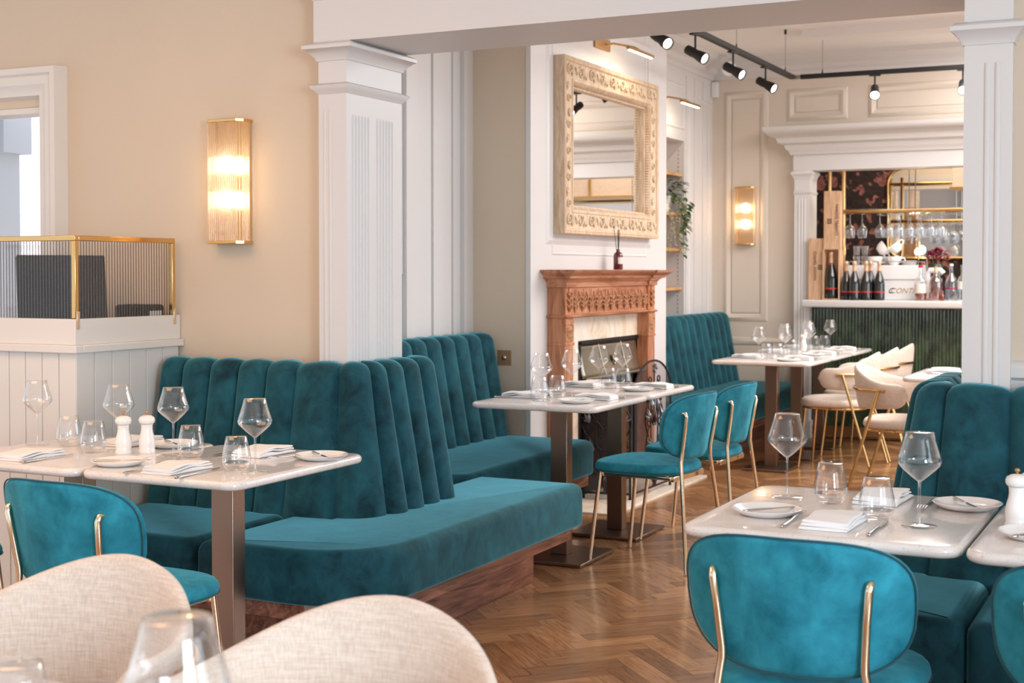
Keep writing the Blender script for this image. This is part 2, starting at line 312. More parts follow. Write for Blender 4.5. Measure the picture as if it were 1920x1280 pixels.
# ---------------------------------------------------------------- mesh builder
class MB:
    def __init__(s): s.v = []; s.f = []
    def box(s, x0, x1, y0, y1, z0, z1):
        b = len(s.v); s.v += [(x, y, z) for z in (z0, z1) for y in (y0, y1) for x in (x0, x1)]
        s.f += [tuple(b + i for i in q) for q in ((0, 2, 3, 1), (4, 5, 7, 6), (0, 1, 5, 4), (2, 6, 7, 3), (0, 4, 6, 2), (1, 3, 7, 5))]; return s
    def tube(s, pts, r, n=10, closed=False, caps=True, sx=1.0):
        pts = [Vector(p) for p in pts]; N = len(pts); rs = r if isinstance(r, (list, tuple)) else [r] * N
        T = []
        for i in range(N):
            a = pts[(i - 1) % N] if (closed or i > 0) else pts[i]; c = pts[(i + 1) % N] if (closed or i < N - 1) else pts[i]
            T.append((c - a).normalized())
        up = Vector((0, 0, 1)) if abs(T[0].z) < 0.9 else Vector((1, 0, 0))
        nrm = (up - T[0] * up.dot(T[0])).normalized(); b = len(s.v)
        for i in range(N):
            nrm = (nrm - T[i] * nrm.dot(T[i])).normalized(); bi = T[i].cross(nrm)
            for k in range(n):
                a = 2 * PI * k / n; s.v.append(tuple(pts[i] + (nrm * math.cos(a) * sx + bi * math.sin(a)) * rs[i]))
        for i in range(N if closed else N - 1):
            j = (i + 1) % N
            for k in range(n): s.f.append((b + i * n + k, b + i * n + (k + 1) % n, b + j * n + (k + 1) % n, b + j * n + k))
        if caps and not closed:
            s.f.append(tuple(b + k for k in range(n))); s.f.append(tuple(b + (N - 1) * n + k for k in range(n - 1, -1, -1)))
        return s
    def lathe(s, prof, c=(0, 0, 0), n=24, M4=None, sx=1.0):
        b = len(s.v)
        for r, z in prof:
            for k in range(n):
                a = 2 * PI * k / n; p = Vector((c[0] + r * math.cos(a) * sx, c[1] + r * math.sin(a), c[2] + z))
                s.v.append(tuple(M4 @ p) if M4 else tuple(p))
        for i in range(len(prof) - 1):
            for k in range(n): s.f.append((b + i * n + k, b + i * n + (k + 1) % n, b + (i + 1) * n + (k + 1) % n, b + (i + 1) * n + k))
        if prof[0][0] > 1e-5: s.f.append(tuple(b + k for k in range(n)))
        if prof[-1][0] > 1e-5: s.f.append(tuple(b + (len(prof) - 1) * n + k for k in range(n)))
        return s
    def rings(s, rings, closed_cap=True):
        b = len(s.v); n = len(rings[0])
        for r in rings: s.v += [tuple(p) for p in r]
        for i in range(len(rings) - 1):
            for k in range(n): s.f.append((b + i * n + k, b + i * n + (k + 1) % n, b + (i + 1) * n + (k + 1) % n, b + (i + 1) * n + k))
        if closed_cap:
            s.f.append(tuple(b + k for k in range(n - 1, -1, -1))); s.f.append(tuple(b + (len(rings) - 1) * n + k for k in range(n)))
        return s
    def slab(s, poly, z0, z1, r=0.01, seg=3, rb=None, dome=0.0):
        rb = r if rb is None else rb
        def off(d):
            N = len(poly); out = []
            for i in range(N):
                a = Vector(poly[i - 1]); c = Vector(poly[i]); e = Vector(poly[(i + 1) % N])
                t1 = (c - a); t2 = (e - c)
                if t1.length < 1e-7: t1 = t2
                if t2.length < 1e-7: t2 = t1
                t1.normalize(); t2.normalize(); n1 = Vector((-t1.y, t1.x)); n2 = Vector((-t2.y, t2.x)); m = n1 + n2
                m = m / max(0.35, m.dot(m) / 2) if m.length > 1e-6 else n1
                m = m * 1.0
                out.append((c.x + m.x * d, c.y + m.y * d))
            return out
        R = []
        if rb > 0:
            for k in range(seg + 1):
                a = PI / 2 * k / seg; R.append([(x, y, z0 + rb * (1 - math.sin(a))) for x, y in off(rb * (1 - math.cos(a)))] if False else [(x, y, z0 + rb - rb * math.cos(a)) for x, y in off(rb - rb * math.sin(a))])
        else: R.append([(x, y, z0) for x, y in poly])
        for k in range(seg + 1):
            a = PI / 2 * k / seg; R.append([(x, y, z1 - r + r * math.sin(a)) for x, y in off(r - r * math.cos(a))])
        if dome > 0:
            last = R[-1]; cx = sum(p[0] for p in last) / len(last); cy = sum(p[1] for p in last) / len(last)
            for q in (0.75, 0.5, 0.25, 0.08):
                R.append([(cx + (p[0] - cx) * q, cy + (p[1] - cy) * q, z1 + dome * (1 - q * q)) for p in last])
        return s.rings(R)
    def sweep(s, prof, path, closed=False):
        """profile of (out, up) swept along a path of (x, y, z) in a horizontal plane, mitred; out = left normal of travel"""
        N = len(path); R = []
        P = [Vector(p) for p in path]
        for i in range(N):
            if closed or 0 < i < N - 1:
                t1 = (P[i] - P[i - 1]).normalized(); t2 = (P[(i + 1) % N] - P[i]).normalized()
            elif i == 0: t1 = t2 = (P[1] - P[0]).normalized()
            else: t1 = t2 = (P[-1] - P[-2]).normalized()
            n1 = Vector((-t1.y, t1.x, 0)); n2 = Vector((-t2.y, t2.x, 0)); m = n1 + n2; m = m / max(0.2, m.dot(m) / 2)
            R.append([P[i] + m * a + Vector((0, 0, b)) for a, b in prof])
        if closed: R.append(R[0])
        return s.rings(R, not closed)
    def panel_frame(s, plane, c, a0, a1, z0, z1, w, h):
        """raised picture-frame moulding on a wall; plane 'x' (faces +x) or 'y' (faces -y)"""
        prof = [(0, 0), (0.25, 0.6), (0.5, 1.0), (0.75, 0.6), (1, 0.15)]
        cs = [(a0, z0), (a1, z0), (a1, z1), (a0, z1)]; sg = [(1, 1), (-1, 1), (-1, -1), (1, -1)]
        R = []
        for (a, z), (sa, sz) in zip(cs + cs[:1], sg + sg[:1]):
            R.append([((c + hh * h) if plane == 'x' else (a + sa * u * w), (a + sa * u * w) if plane == 'x' else (c - hh * h), z + sz * u * w) for u, hh in prof])
        b = len(s.v); n = len(prof)
        for r in R: s.v += r
        for i in range(4):
            for k in range(n - 1): s.f.append((b + i * n + k, b + i * n + k + 1, b + (i + 1) * n + k + 1, b + (i + 1) * n + k))
        return s
    def grid(s, fn, nu, nv, closeu=False):
        b = len(s.v)
        for i in range(nu):
            for j in range(nv): s.v.append(tuple(fn(i / (nu - (0 if closeu else 1)), j / (nv - 1))))
        for i in range(nu if closeu else nu - 1):
            for j in range(nv - 1):
                k = (i + 1) % nu; s.f.append((b + i * nv + j, b + k * nv + j, b + k * nv + j + 1, b + i * nv + j + 1))
        return s
    def xf(s, mat):
        s.v = [tuple(mat @ Vector(p)) for p in s.v]; return s
    def build(s, name, mat, parent=None, bevel=0, angle=40, world=False, solid=0, sub=0):
        me = bpy.data.meshes.new(name); me.from_pydata(s.v, [], s.f); me.update()
        bm = bmesh.new(); bm.from_mesh(me); bmesh.ops.recalc_face_normals(bm, faces=bm.faces); bm.to_mesh(me); bm.free()
        me.materials.append(M[mat] if isinstance(mat, str) else mat)
        me.polygons.foreach_set('use_smooth', [True] * len(me.polygons)); me.set_sharp_from_angle(angle=math.radians(angle))
        o = bpy.data.objects.new(name, me); C.objects.link(o)
        if parent:
            o.parent = parent
            if world: o.location = -parent.location
        if bevel:
            m = o.modifiers.new('bevel', 'BEVEL'); m.width = bevel; m.segments = 2; m.limit_method = 'ANGLE'; m.angle_limit = math.radians(50); m.harden_normals = False
        if solid:
            m = o.modifiers.new('solid', 'SOLIDIFY'); m.thickness = solid; m.offset = 0
        if sub:
            m = o.modifiers.new('sub', 'SUBSURF'); m.levels = sub; m.render_levels = sub
        return o

def tag(o, label=None, cat=None, group=None, kind=None):
    if label: o['label'] = label
    if cat: o['category'] = cat
    if group: o['group'] = group
    if kind: o['kind'] = kind
    return o
def thing(name, label, cat, loc=(0, 0, 0), rz=0, group=None):
    o = bpy.data.objects.new(name, None); o.empty_display_size = 0.05; C.objects.link(o); o.location = loc; o.rotation_euler = (0, 0, rz)
    return tag(o, label, cat, group)
def st(mb, name, mat, label, **kw):
    o = mb.build(name, mat, **kw); tag(o, label, None, None, 'structure'); return o
def copy_tree(o, parent=None):
    c = o.copy(); C.objects.link(c)
    if parent: c.parent = parent
    for ch in [x for x in o.children]: copy_tree(ch, c)
    return c
protos = {}
def place(key, loc, rz, label, group=None):
    """first call uses the prototype itself, later ones copy it with its parts"""
    root, used = protos[key]
    o = copy_tree(root) if used else root
    protos[key] = (root, True)
    o.location = loc; o.rotation_euler = (0, 0, rz); o['label'] = label
    if group: o['group'] = group
    return o
def rrect(x0, x1, y0, y1, r, seg=6):
    out = []
    for cx, cy, a0 in ((x1 - r, y1 - r, 0), (x0 + r, y1 - r, 90), (x0 + r, y0 + r, 180), (x1 - r, y0 + r, 270)):
        for k in range(seg + 1):
            a = math.radians(a0 + 90 * k / seg); out.append((cx + r * math.cos(a), cy + r * math.sin(a)))
    return out
def ccw(poly):
    a = sum(poly[i - 1][0] * poly[i][1] - poly[i][0] * poly[i - 1][1] for i in range(len(poly)))
    return poly if a > 0 else poly[::-1]
def text_mesh(name, s, size, mat, parent, loc, rot, shear=0.0, ext=0.0008):
    cu = bpy.data.curves.new(name, 'FONT'); cu.body = s; cu.size = size; cu.align_x = 'CENTER'; cu.align_y = 'CENTER'; cu.extrude = ext; cu.shear = shear
    tmp = bpy.data.objects.new(name, cu); C.objects.link(tmp)
    me = bpy.data.meshes.new_from_object(tmp.evaluated_get(bpy.context.evaluated_depsgraph_get()))
    bpy.data.objects.remove(tmp); me.materials.clear(); me.materials.append(M[mat])
    o = bpy.data.objects.new(name, me); C.objects.link(o); o.parent = parent; o.location = loc; o.rotation_euler = rot; return o

XA = -3.66      # alcove / lounge left wall plane
XB = -3.28      # chimney breast face
YW = 4.47       # dining-room back wall (beige)
YF = 11.2       # lounge far wall
ZC1, ZC2 = 2.9, 3.1

# ================================================================ THE SETTING
def build_floor():
    n = 4; w = 0.085; v = []; f = []; rnd = []; uvs = []; c45 = math.sqrt(0.5)
    x0, x1, y0, y1 = -6.0, 2.9, -1.5, 13.0
    def add(a, b, la, lb):
        pts = [(a, b), (a + la, b), (a + la, b + lb), (a, b + lb)]
        W = [((p[0] - p[1]) * w * c45 - 1.5, (p[0] + p[1]) * w * c45 + 5.0) for p in pts]
        cx = sum(p[0] for p in W) / 4; cy = sum(p[1] for p in W) / 4
        if not (x0 - .2 < cx < x1 + .2 and y0 - .2 < cy < y1 + .2): return
        g = 0.0003 / (w * 0.5); W = [(cx + (p[0] - cx) * (1 - g), cy + (p[1] - cy) * (1 - g)) for p in W]
        k = len(v); v.extend([(p[0], p[1], 0) for p in W]); f.append((k, k + 1, k + 2, k + 3)); rnd.append(random.random())
        ll, ww = n * w, w
        uvs.extend([(0, 0), (ll, 0), (ll, ww), (0, ww)] if la > lb else [(0, 0), (0, ww), (ll, ww), (ll, 0)])
    for i in range(-130, 131):
        for t in range(-20, 21):
            add(i + 2 * n * t, i, n, 1); add(i + 2 * n * t, i + 1, 1, n)
    k = len(v); v.extend([(x0 - .3, y0 - .3, -.004), (x1 + .3, y0 - .3, -.004), (x1 + .3, y1 + .3, -.004), (x0 - .3, y1 + .3, -.004)]); f.append((k, k + 1, k + 2, k + 3)); rnd.append(0.15); uvs.extend([(0, 0)] * 4)
    me = bpy.data.meshes.new('floor'); me.from_pydata(v, [], f); me.materials.append(M['parquet'])
    uv = me.uv_layers.new(name='UVMap')
    for i, c in enumerate(uvs): uv.data[i].uv = c
    at = me.attributes.new('rnd', 'FLOAT', 'FACE')
    for i, c in enumerate(rnd): at.data[i].value = c
    o = bpy.data.objects.new('floor', me); C.objects.link(o); tag(o, 'glossy oak herringbone parquet floor', None, None, 'structure')
build_floor()

# beige back wall of the dining room with the porch opening at its left
m = MB(); m.box(-4.45, -2.90, YW, YW + .12, 0, ZC1); m.box(-7.5, -4.45, YW, YW + .12, 2.055, ZC1); m.box(-7.5, -4.45, YW, YW + .12, 0, 0.9)
st(m, 'wall_left', 'wall_beige', 'beige wall behind the green banquette with the ribbed sconce on it')
m = MB()
prof = [(0, 0), (0.005, .072), (0.03, .072), (.04, .058), (.075, .055), (.085, .045), (.12, .04), (.13, 0)]
def frame_y(mb, a0, a1, z0, z1, c):      # architrave round an opening, facing -y; open at the left end and bottom
    cs = [(a1, z0, 1, 0), (a1, z1, 1, 1), (a0, z1, 0, 1)]
    R = [[(x + sx * (.13 - u), c - h, z + sz * (.13 - u)) for u, h in prof] for x, z, sx, sz in cs]
    b = len(mb.v); n = len(prof)
    for r in R: mb.v += r
    for i in range(2):
        for k in range(n - 1): mb.f.append((b + i * n + k, b + i * n + k + 1, b + (i + 1) * n + k + 1, b + (i + 1) * n + k))
frame_y(m, -7.5, -4.45, 0.9, 2.09, YW)
m.box(-7.5, -4.45, YW, YW + .12, 2.03, 2.056)
st(m, 'trim_1', 'stand_white', 'moulded cream architrave round the porch opening at far left')
m = MB(); m.box(-7.5, -4.455, YW + .05, YW + .058, .9, 2.05); st(m, 'window_1', 'window_glass', 'clear pane in the opening at far left')

# outside, seen through that opening
m = MB(); m.box(-9.5, -4.6, 7.1, 7.3, -.1, 4.0); st(m, 'wall_outside', 'pale_brick', 'sunlit pale brick wall seen through the opening at far left')
m = MB(); m.box(-8.5, -5.72, 5.45, 5.65, 1.985, 2.22); m.box(-8.5, -5.78, 5.47, 5.62, -.1, 1.985)
m.box(-8.5, -5.83, 5.42, 5.47, .6, 1.93); st(m, 'wall_porch', 'porch_grey', 'grey painted porch wall and fascia seen through the opening at far left')
m = MB(); m.box(-8.5, -4.3, YW + .12, 5.45, 2.20, 2.26); st(m, 'ceiling_porch', 'porch_grey', 'pale porch soffit beyond the opening')
d = MB(); d.box(-6.4, -5.87, 5.36, 5.42, .1, 1.86); do = st(d, 'door_1', 'stand_white', 'white porch door with a dark handle seen through the opening')
MB().box(-5.905, -5.885, 5.33, 5.36, 1.78, 1.86).build('door_handle', 'black', parent=do)

# beam and its two pilasters between the rooms
YP, YQ = 4.38, 4.80
m = MB(); m.box(-3.0, 2.75, YP, YQ, 2.21, ZC1)
m.sweep([(0, 0), (.012, .01), (.018, .03), (.05, .05), (.055, .075), (0, .075)], [(2.7, YP, 2.365), (-3.0, YP, 2.365), (-3.0, YW, 2.365)])
st(m, 'trim_2', 'white_paint', 'wide white boxed beam spanning the opening between the two rooms')
def fluted_face(mb, axis, c, a_list, z0, z1, w=.014, d=.006):
    for a in a_list:      # half-round flutes raised as reeds
        prof_n = 6
        pts = []
        for k in range(prof_n + 1):
            t = PI * k / prof_n; pts.append((a - w / 2 * math.cos(t), d * math.sin(t)))
        R = []
        for z in (z0, z0 + .01, z1 - .01, z1):
            q = 0.25 if z in (z0, z1) else 1
            R.append([(p, c - h * q, z) if axis == 'y' else (c + h * q, p, z) for p, h in pts])
        b = len(mb.v); n = len(pts)
        for r in R: mb.v += r
        for i in range(3):
            for k in range(n - 1): mb.f.append((b + i * n + k, b + i * n + k + 1, b + (i + 1) * n + k + 1, b + (i + 1) * n + k))
cap = [(0, 0), (.006, 0), (.010, .012), (.018, .020), (.034, .036), (.046, .042), (.046, .055), (.03, .066), (0, .07)]
neck = [(0, 0), (.005, .004), (.012, .014), (.022, .022), (.026, .032), (.010, .040), (0, .042)]
m = MB(); m.box(-2.985, -2.86, YP + .01, YQ - .01, 0, 2.21)
pth = lambda z: [(-2.985, YW, z), (-2.985, YP + .01, z), (-2.86, YP + .01, z), (-2.86, YQ - .01, z), (-3.1, YQ - .01, z)]
m.sweep([(-a, b) for a, b in cap], pth(2.14)); m.sweep([(-a, b) for a, b in neck], pth(2.015))
fluted_face(m, 'y', YP + .01, (-2.955, -2.932), .3, 1.955)
fluted_face(m, 'x', -2.86, [4.435 + .022 * k for k in range(6)] + [4.610 + .022 * k for k in range(6)], .3, 1.94, .013, .005)
st(m, 'trim_3', 'white_paint', 'white fluted pilaster at the left side of the wide opening')
m = MB(); m.box(-.640, -.50, YP, YQ, 0, 2.21)
pth = lambda z: [(-.640, YQ, z), (-.640, YP, z), (-.50, YP, z), (-.50, YP + .08, z)]
m.sweep([(-a * .8, b) for a, b in cap], pth(2.03))
fluted_face(m, 'y', YP, (-.572, -.542), .3, 1.975, .018, .007)
st(m, 'trim_4', 'white_paint', 'white fluted pilaster at the right side of the wide opening')
m = MB(); m.box(-.50, 2.75, YP + .05, YQ, 0, 2.21); st(m, 'wall_middle', 'wall_beige', 'beige wall right of the right-hand pilaster')
m = MB(); m.box(-.50, 2.7, YP + .035, YP + .05, .1, 1.0); m.sweep([(0, 0), (-.01, 0), (-.014, .02), (-.03, .03), (-.034, .06), (-.02, .075), (0, .08)], [(-.50, YP + .05, 1.0), (2.7, YP + .05, 1.0)])
m.panel_frame('y', YP + .035, -.44, .5, .25, .93, .03, .012)
st(m, 'trim_5', 'white_paint', 'white dado panelling with moulded rail at the right edge')

# alcove between pilaster and chimney breast: panelled white wall with a window
m = MB(); m.box(XA - .14, XA, YQ - .2, 5.35, 0, ZC2); m.box(XA - .14, XA, 6.13, 6.87, 0, ZC2); m.box(XA - .14, XA, 5.35, 6.13, 0, 1.33); m.box(XA - .14, XA, 5.35, 6.13, 2.25, ZC2)
m.box(XA - .14, -2.9, YQ - .30, YQ - .2, 0, ZC2)
for y in (6.235, 6.44, 6.66):
    m.box(XA, XA + .012, y, y + .012, .3, 2.9); m.box(XA, XA + .006, y + .012, y + .02, .3, 2.9)
m.box(XA, XA + .03, 6.13, 6.235, 0, 2.9); m.box(XA, XA + .025, 6.76, 6.868, 0, 2.9)
st(m, 'wall_alcove', 'white_paint', 'white panelled alcove wall between the left pilaster and the chimney breast')
m = MB(); m.box(XA - .06, XA + .01, 5.33, 5.37, 1.33, 2.25); m.box(XA - .06, XA + .01, 6.095, 6.13, 1.33, 2.25); m.box(XA - .06, XA + .01, 5.37, 6.095, 1.33, 1.37); m.box(XA - .06, XA + .01, 5.37, 6.095, 2.21, 2.25)
w2 = st(m, 'window_2', 'white_paint', 'narrow white window beside the left pilaster', bevel=.004)
MB().box(XA - .04, XA - .034, 5.37, 6.095, 1.37, 2.21).build('pane', 'window_glass', parent=w2)

# chimney breast
YB0, YB1 = 6.87, 9.03
m = MB(); m.box(XA, XB - .05, YB0, YB0 + .05, 0, ZC2); m.box(XA, XB - .05, YB1 - .05, YB1, 0, ZC2)
m.box(XB - .05, XB, YB0 + .02, 7.46, 0, ZC2); m.box(XB - .05, XB, 8.42, YB1, 0, ZC2); m.box(XB - .05, XB, 7.46, 8.42, .92, ZC2)
st(m, 'wall_chimney_breast', 'white_paint', 'white chimney breast carrying the mirror and fireplace')
m = MB(); m.box(XA + .002, XB - .03, YB0 - .006, YB0, 0, ZC2); st(m, 'wall_chimney_side', 'wall_beige', 'beige side of the chimney breast with the brass socket')
m = MB(); m.box(XB - .026, XB + .004, YB0 - .012, YB0 + .05, 0, ZC2)
m.panel_frame('x', XB, 7.06, 8.72, 1.50, 2.85, .05, .012); m.panel_frame('x', XB, 7.14, 8.64, 1.44, 2.92, .018, .006)
st(m, 'trim_6', 'white_paint', 'white panel mouldings on the chimney breast above the mantel')
m = MB(); m.box(XA, XA + .01, 7.3, 8.6, 0, .95); m.box(XA, XB - .05, 7.3, 7.46, 0, .95); m.box(XA, XB - .05, 8.42, 8.58, 0, .95); m.box(XA, XB - .05, 7.3, 8.6, .92, .96)
m.box(XA, XB - .05, 7.3, 8.6, -.003, .004)
st(m, 'wall_firebox', 'soot', 'black sooty recess of the fireplace')

# lounge left wall with recessed shelves
R0, R1, RZ0, RZ1 = 9.12, 10.49, .7, 2.377
m = MB(); m.box(XA - .1, XA, YB1, R0, 0, ZC2); m.box(XA - .1, XA, R1, YF, 0, ZC2); m.box(XA - .1, XA, R0, R1, RZ1, ZC2); m.box(XA - .1, XA, R0, R1, 0, RZ0)
m.box(XA - .32, XA - .30, R0 - .02, R1 + .02, RZ0, RZ1 + .02); m.box(XA - .30, XA - .1, R0 - .02, R0, RZ0, RZ1); m.box(XA - .30, XA - .1, R1, R1 + .02, RZ0, RZ1); m.box(XA - .3, XA - .1, R0 - .02, R1 + .02, RZ1, RZ1 + .02)
m.panel_frame('x', XA, 9.3, 10.47, 2.46, 2.82, .03, .01)
for y in (10.52, 10.72, 10.93): m.box(XA, XA + .008, y, y + .012, .1, 2.9)
m.panel_frame('x', XA, 10.6, 11.1, .4, 2.75, .03, .010)
st(m, 'wall_shelf_side', 'white_paint', 'white panelled wall with a shelved recess beyond the chimney breast')

# far wall with the bar opening
OX0, OX1, OZ = -2.807, 2.0, 2.16
m = MB(); m.box(XA - .1, -2.86, YF, YF + .12, 0, ZC2); m.box(-2.86, 2.75, YF, YF + .12, 2.3, ZC2)
for (a0, a1, z0, z1) in ((-3.56, -3.18, .93, 2.84), (-3.03, -2.53, 2.57, 2.835), (-2.37, -1.5, 2.57, 2.835), (-1.35, -.5, 2.57, 2.835), (-3.56, -3.0, .15, .80)):
    m.panel_frame('y', YF, a0, a1, z0, z1, .065, .022); m.box(a0 + .075, a1 - .075, YF - .006, YF, z0 + .075, z1 - .075)
st(m, 'wall_far', 'panel_paint', 'cream panelled far wall with the small sconce and the bar opening')
m = MB()
hd = [(0, 0), (.02, 0), (.03, .03), (.05, .045), (.06, .075), (.10, .09), (.115, .13), (.17, .15), (.20, .19), (.205, .215), (0, .215)]
m.box(-2.945, 2.7, YF - .10, YF + .12, 2.16, 2.30)
m.sweep([(-a, b) for a, b in hd], [(-2.945, YF, 2.288), (-2.945, YF - .10, 2.288), (2.6, YF - .10, 2.288)])
st(m, 'trim_7', 'white_paint', 'white stepped cornice header over the bar opening')
m = MB(); m.box(-2.935, -2.807, YF - .10, YF + .12, 0, 2.16)
pc = lambda z: [(-2.935, YF, z), (-2.935, YF - .10, z), (-2.807, YF - .10, z), (-2.807, YF + .12, z)]
m.sweep([(-a * .55, b) for a, b in cap], pc(2.09)); m.sweep([(-a * .4, b * .7) for a, b in neck], pc(1.965))
m.box(-2.95, -2.79, YF - .115, YF + .12, 0, .14); fluted_face(m, 'y', YF - .10, (-2.895, -2.872, -2.849), .25, 1.93, .014, .006)
st(m, 'trim_8', 'white_paint', 'white pilaster at the left of the bar opening')
cor = [(0, 0), (.012, 0), (.015, .03), (.05, .05), (.06, .08), (.12, .115), (.15, .12), (.16, .16), (0, .16)]
m = MB(); m.sweep(cor, [(2.6, YF, 2.94), (XA, YF, 2.94), (XA, YB1, 2.94), (XB, YB1, 2.94), (XB, YB0, 2.94), (XA, YB0, 2.94), (XA, YQ, 2.94)])
st(m, 'trim_9', 'white_paint', 'white ceiling cornice of the lounge')
m = MB(); m.box(-2.6, 2.6, 10.0, 10.25, 3.04, ZC2); m.box(-2.6, 2.6, 9.0, 9.06, 3.07, ZC2); st(m, 'trim_10', 'ceiling_white', 'plaster band across the lounge ceiling')
m = MB(); m.box(XA - .2, 2.9, YQ - .1, 13.0, ZC2, ZC2 + .1); st(m, 'ceiling', 'ceiling_white', 'white lounge ceiling')
m = MB(); m.box(-7.5, 2.9, -1.6, YP + .1, ZC1, ZC1 + .1); st(m, 'ceiling_dining', 'ceiling_white', 'white dining-room ceiling')
# right-hand window walls of both rooms
def window_wall(name, lab, y0, y1, wy, zt, wn):
    m = MB(); ys = [y0] + [q for w in wy for q in w] + [y1]
    for i in range(0, len(ys), 2): m.box(2.75, 2.87, ys[i], ys[i + 1], 0, zt)
    for a, b in wy: m.box(2.75, 2.87, a, b, 0, .7); m.box(2.75, 2.87, a, b, 2.45, zt)
    st(m, name, 'wall_beige', lab)
    for i, (a, b) in enumerate(wy):
        f = MB(); f.box(2.74, 2.80, a, a + .05, .7, 2.45); f.box(2.74, 2.80, b - .05, b, .7, 2.45); f.box(2.74, 2.80, a + .05, b - .05, .7, .75); f.box(2.74, 2.80, a + .05, b - .05, 2.4, 2.45)
        f.box(2.75, 2.79, (a + b) / 2 - .02, (a + b) / 2 + .02, .75, 2.4); f.box(2.75, 2.79, a + .05, b - .05, 1.75, 1.79)
        st(f, 'window_%d' % (wn + i), 'white_paint', 'white sash window in the right-hand wall, out of frame')
window_wall('wall_right_dining', 'right wall of the dining room', -1.5, YP + .05, [(-1.2, .4), (.9, 2.5)], ZC1, 3)
window_wall('wall_right_lounge', 'right wall of the lounge', YQ, YF, [(5.2, 6.8), (7.2, 8.8), (9.2, 10.8)], ZC2, 5)

# bar room
m = MB(); m.box(-3.7, 2.75, 12.75, 12.85, 0, ZC2); m.box(-3.72, -3.62, YF + .12, 12.75, 0, ZC2); st(m, 'wall_bar', 'wallpaper', 'dark wallpaper with pink blossoms behind the bar')
m = MB(); m.box(-2.83, 2.6, YF - .02, YF + .06, .04, 1.0635)
b = len(m.v)
k = 0; x = -2.80
while x < .6:
    for z0, z1 in ((.30, .545), (.55, .795), (.80, 1.045)):
        seg = 5; pts = [(x + .0125 - .0105 * math.cos(PI * q / seg), YF - .02 - .010 * math.sin(PI * q / seg)) for q in range(seg + 1)]
        bb = len(m.v)
        for z in (z0, z1): m.v += [(p[0], p[1], z) for p in pts]
        for q in range(seg): m.f.append((bb + q, bb + q + 1, bb + seg + 1 + q + 1, bb + seg + 1 + q))
    k += 1; x += .025 if k % 5 else .031
tag(m.build('tiled_bar', 'green_tile', angle=60), 'glossy dark green ribbed tile bar front', 'bar')
m = MB(); m.slab(rrect(-2.83, 2.6, YF - .27, YF + .32, .01, 2), 1.064, 1.120, .012, 3); tag(m.build('bar_counter', 'white_paint'), 'long white bar counter top under bottles and coffee machine', 'counter')
m = MB(); m.box(-2.83, 2.6, YF - .06, YF - .02, .03, .10); st(m, 'baseboard_bar', 'antique_brass', 'brass kick rail along the foot of the tiled bar')
m = MB(); m.box(-3.5, -2.96, YF - .02, YF, 0, .12); st(m, 'baseboard_far', 'white_paint', 'white skirting of the far wall')

# ================================================================ BANQUETTES
def channel_back(path, seams, z0, z1, thick_b, thick_t, lean, bulge=.022):
    """path: list of (x, y) bottom front line; outward (towards the sitter) = right normal of travel; seams: arc lengths"""
    P = [Vector(p) for p in path]; L = [0]
    for i in range(1, len(P)): L.append(L[-1] + (P[i] - P[i - 1]).length)
    def at(s):
        s = min(max(s, 0), L[-1])
        for i in range(1, len(P)):
            if s <= L[i] + 1e-9:
                t = (s - L[i - 1]) / max(1e-9, L[i] - L[i - 1]); return P[i - 1].lerp(P[i], t)
        return P[-1]
    def nrm(s):
        d = (at(s + .03) - at(s - .03)); d.normalize(); return Vector((d.y, -d.x))
    us = []
    for a, b in zip(seams[:-1], seams[1:]):
        for k in range(9): us.append((a + (b - a) * k / 9.0, math.sin(PI * k / 9.0) ** 0.5 if k else 0.0))
    us.append((seams[-1], 0.0))
    H = z1 - z0; rt = .045
    prof = []     # (offset towards front, height, bulge weight, top weight)
    for k in range(9): t = k / 8; prof.append((-lean * t, z0 + (H - rt) * t, 1.0 if k else .8, 0))
    for k in range(1, 7):
        a = PI / 2 * k / 6; prof.append((-lean - rt + rt * math.cos(a), z1 - rt + rt * math.sin(a), math.cos(a) * .9, math.sin(a)))
    prof.append((-lean - thick_t + .02, z1, 0, 1)); prof.append((-lean - thick_t, z1 - .02, 0, .3)); prof.append((-lean - thick_t, z1 - .1, 0, 0)); prof.append((-thick_b, z0, 0, 0))
    mb = MB(); R = []; e = .035
    for s, w in us:
        c = at(s); n = nrm(s)
        # ends roll inwards
        de = min(s - seams[0], seams[-1] - s); q = 0.0
        if de < e: q = 1 - math.sqrt(max(0, 1 - (1 - de / e) ** 2))
        ring = []
        for f, z, bw, tw in prof:
            ff = f + bulge * w * bw - (bulge * .8) * (1 - w) * bw; zz = z + .012 * tw * w - .010 * tw * (1 - w)
            mid = -lean * (z - z0) / H - .05
            ff = ff + (mid - ff) * q * .8
            zz = zz - .02 * q * tw
            ring.append((c.x + n.x * ff, c.y + n.y * ff, zz))
        R.append(ring)
    mb.rings(R); return mb
def arc(cx, cy, r, a0, a1, n=10): return [(cx + r * math.cos(math.radians(a0 + (a1 - a0) * k / n)), cy + r * math.sin(math.radians(a0 + (a1 - a0) * k / n))) for k in range(n + 1)]
def seat_slab(poly, z0=.27, z1=.45, r=.045): 
    m = MB(); m.slab(ccw(poly), z0, z1, r, 5, rb=.02); return m
def corner_poly(x_end, y_front, y_back, xf, x_in, y_end, rc, chl=.0):
    """L-shaped seat: left part along x, then along y at the right; outer corner radius rc"""
    p = [(x_end, y_back), (x_end, y_front + .02), (x_end + .02, y_front)]
    p += arc(xf - rc, y_front + rc, rc, -90, 0, 10)
    p += arc(xf - .05, y_end - .05, .05, 0, 90, 5)
    p += [(x_in, y_end), (x_in, y_back)]
    return p
def mirror_x(poly, ax): return [(2 * ax - x, y) for x, y in poly]
AX = -1.765
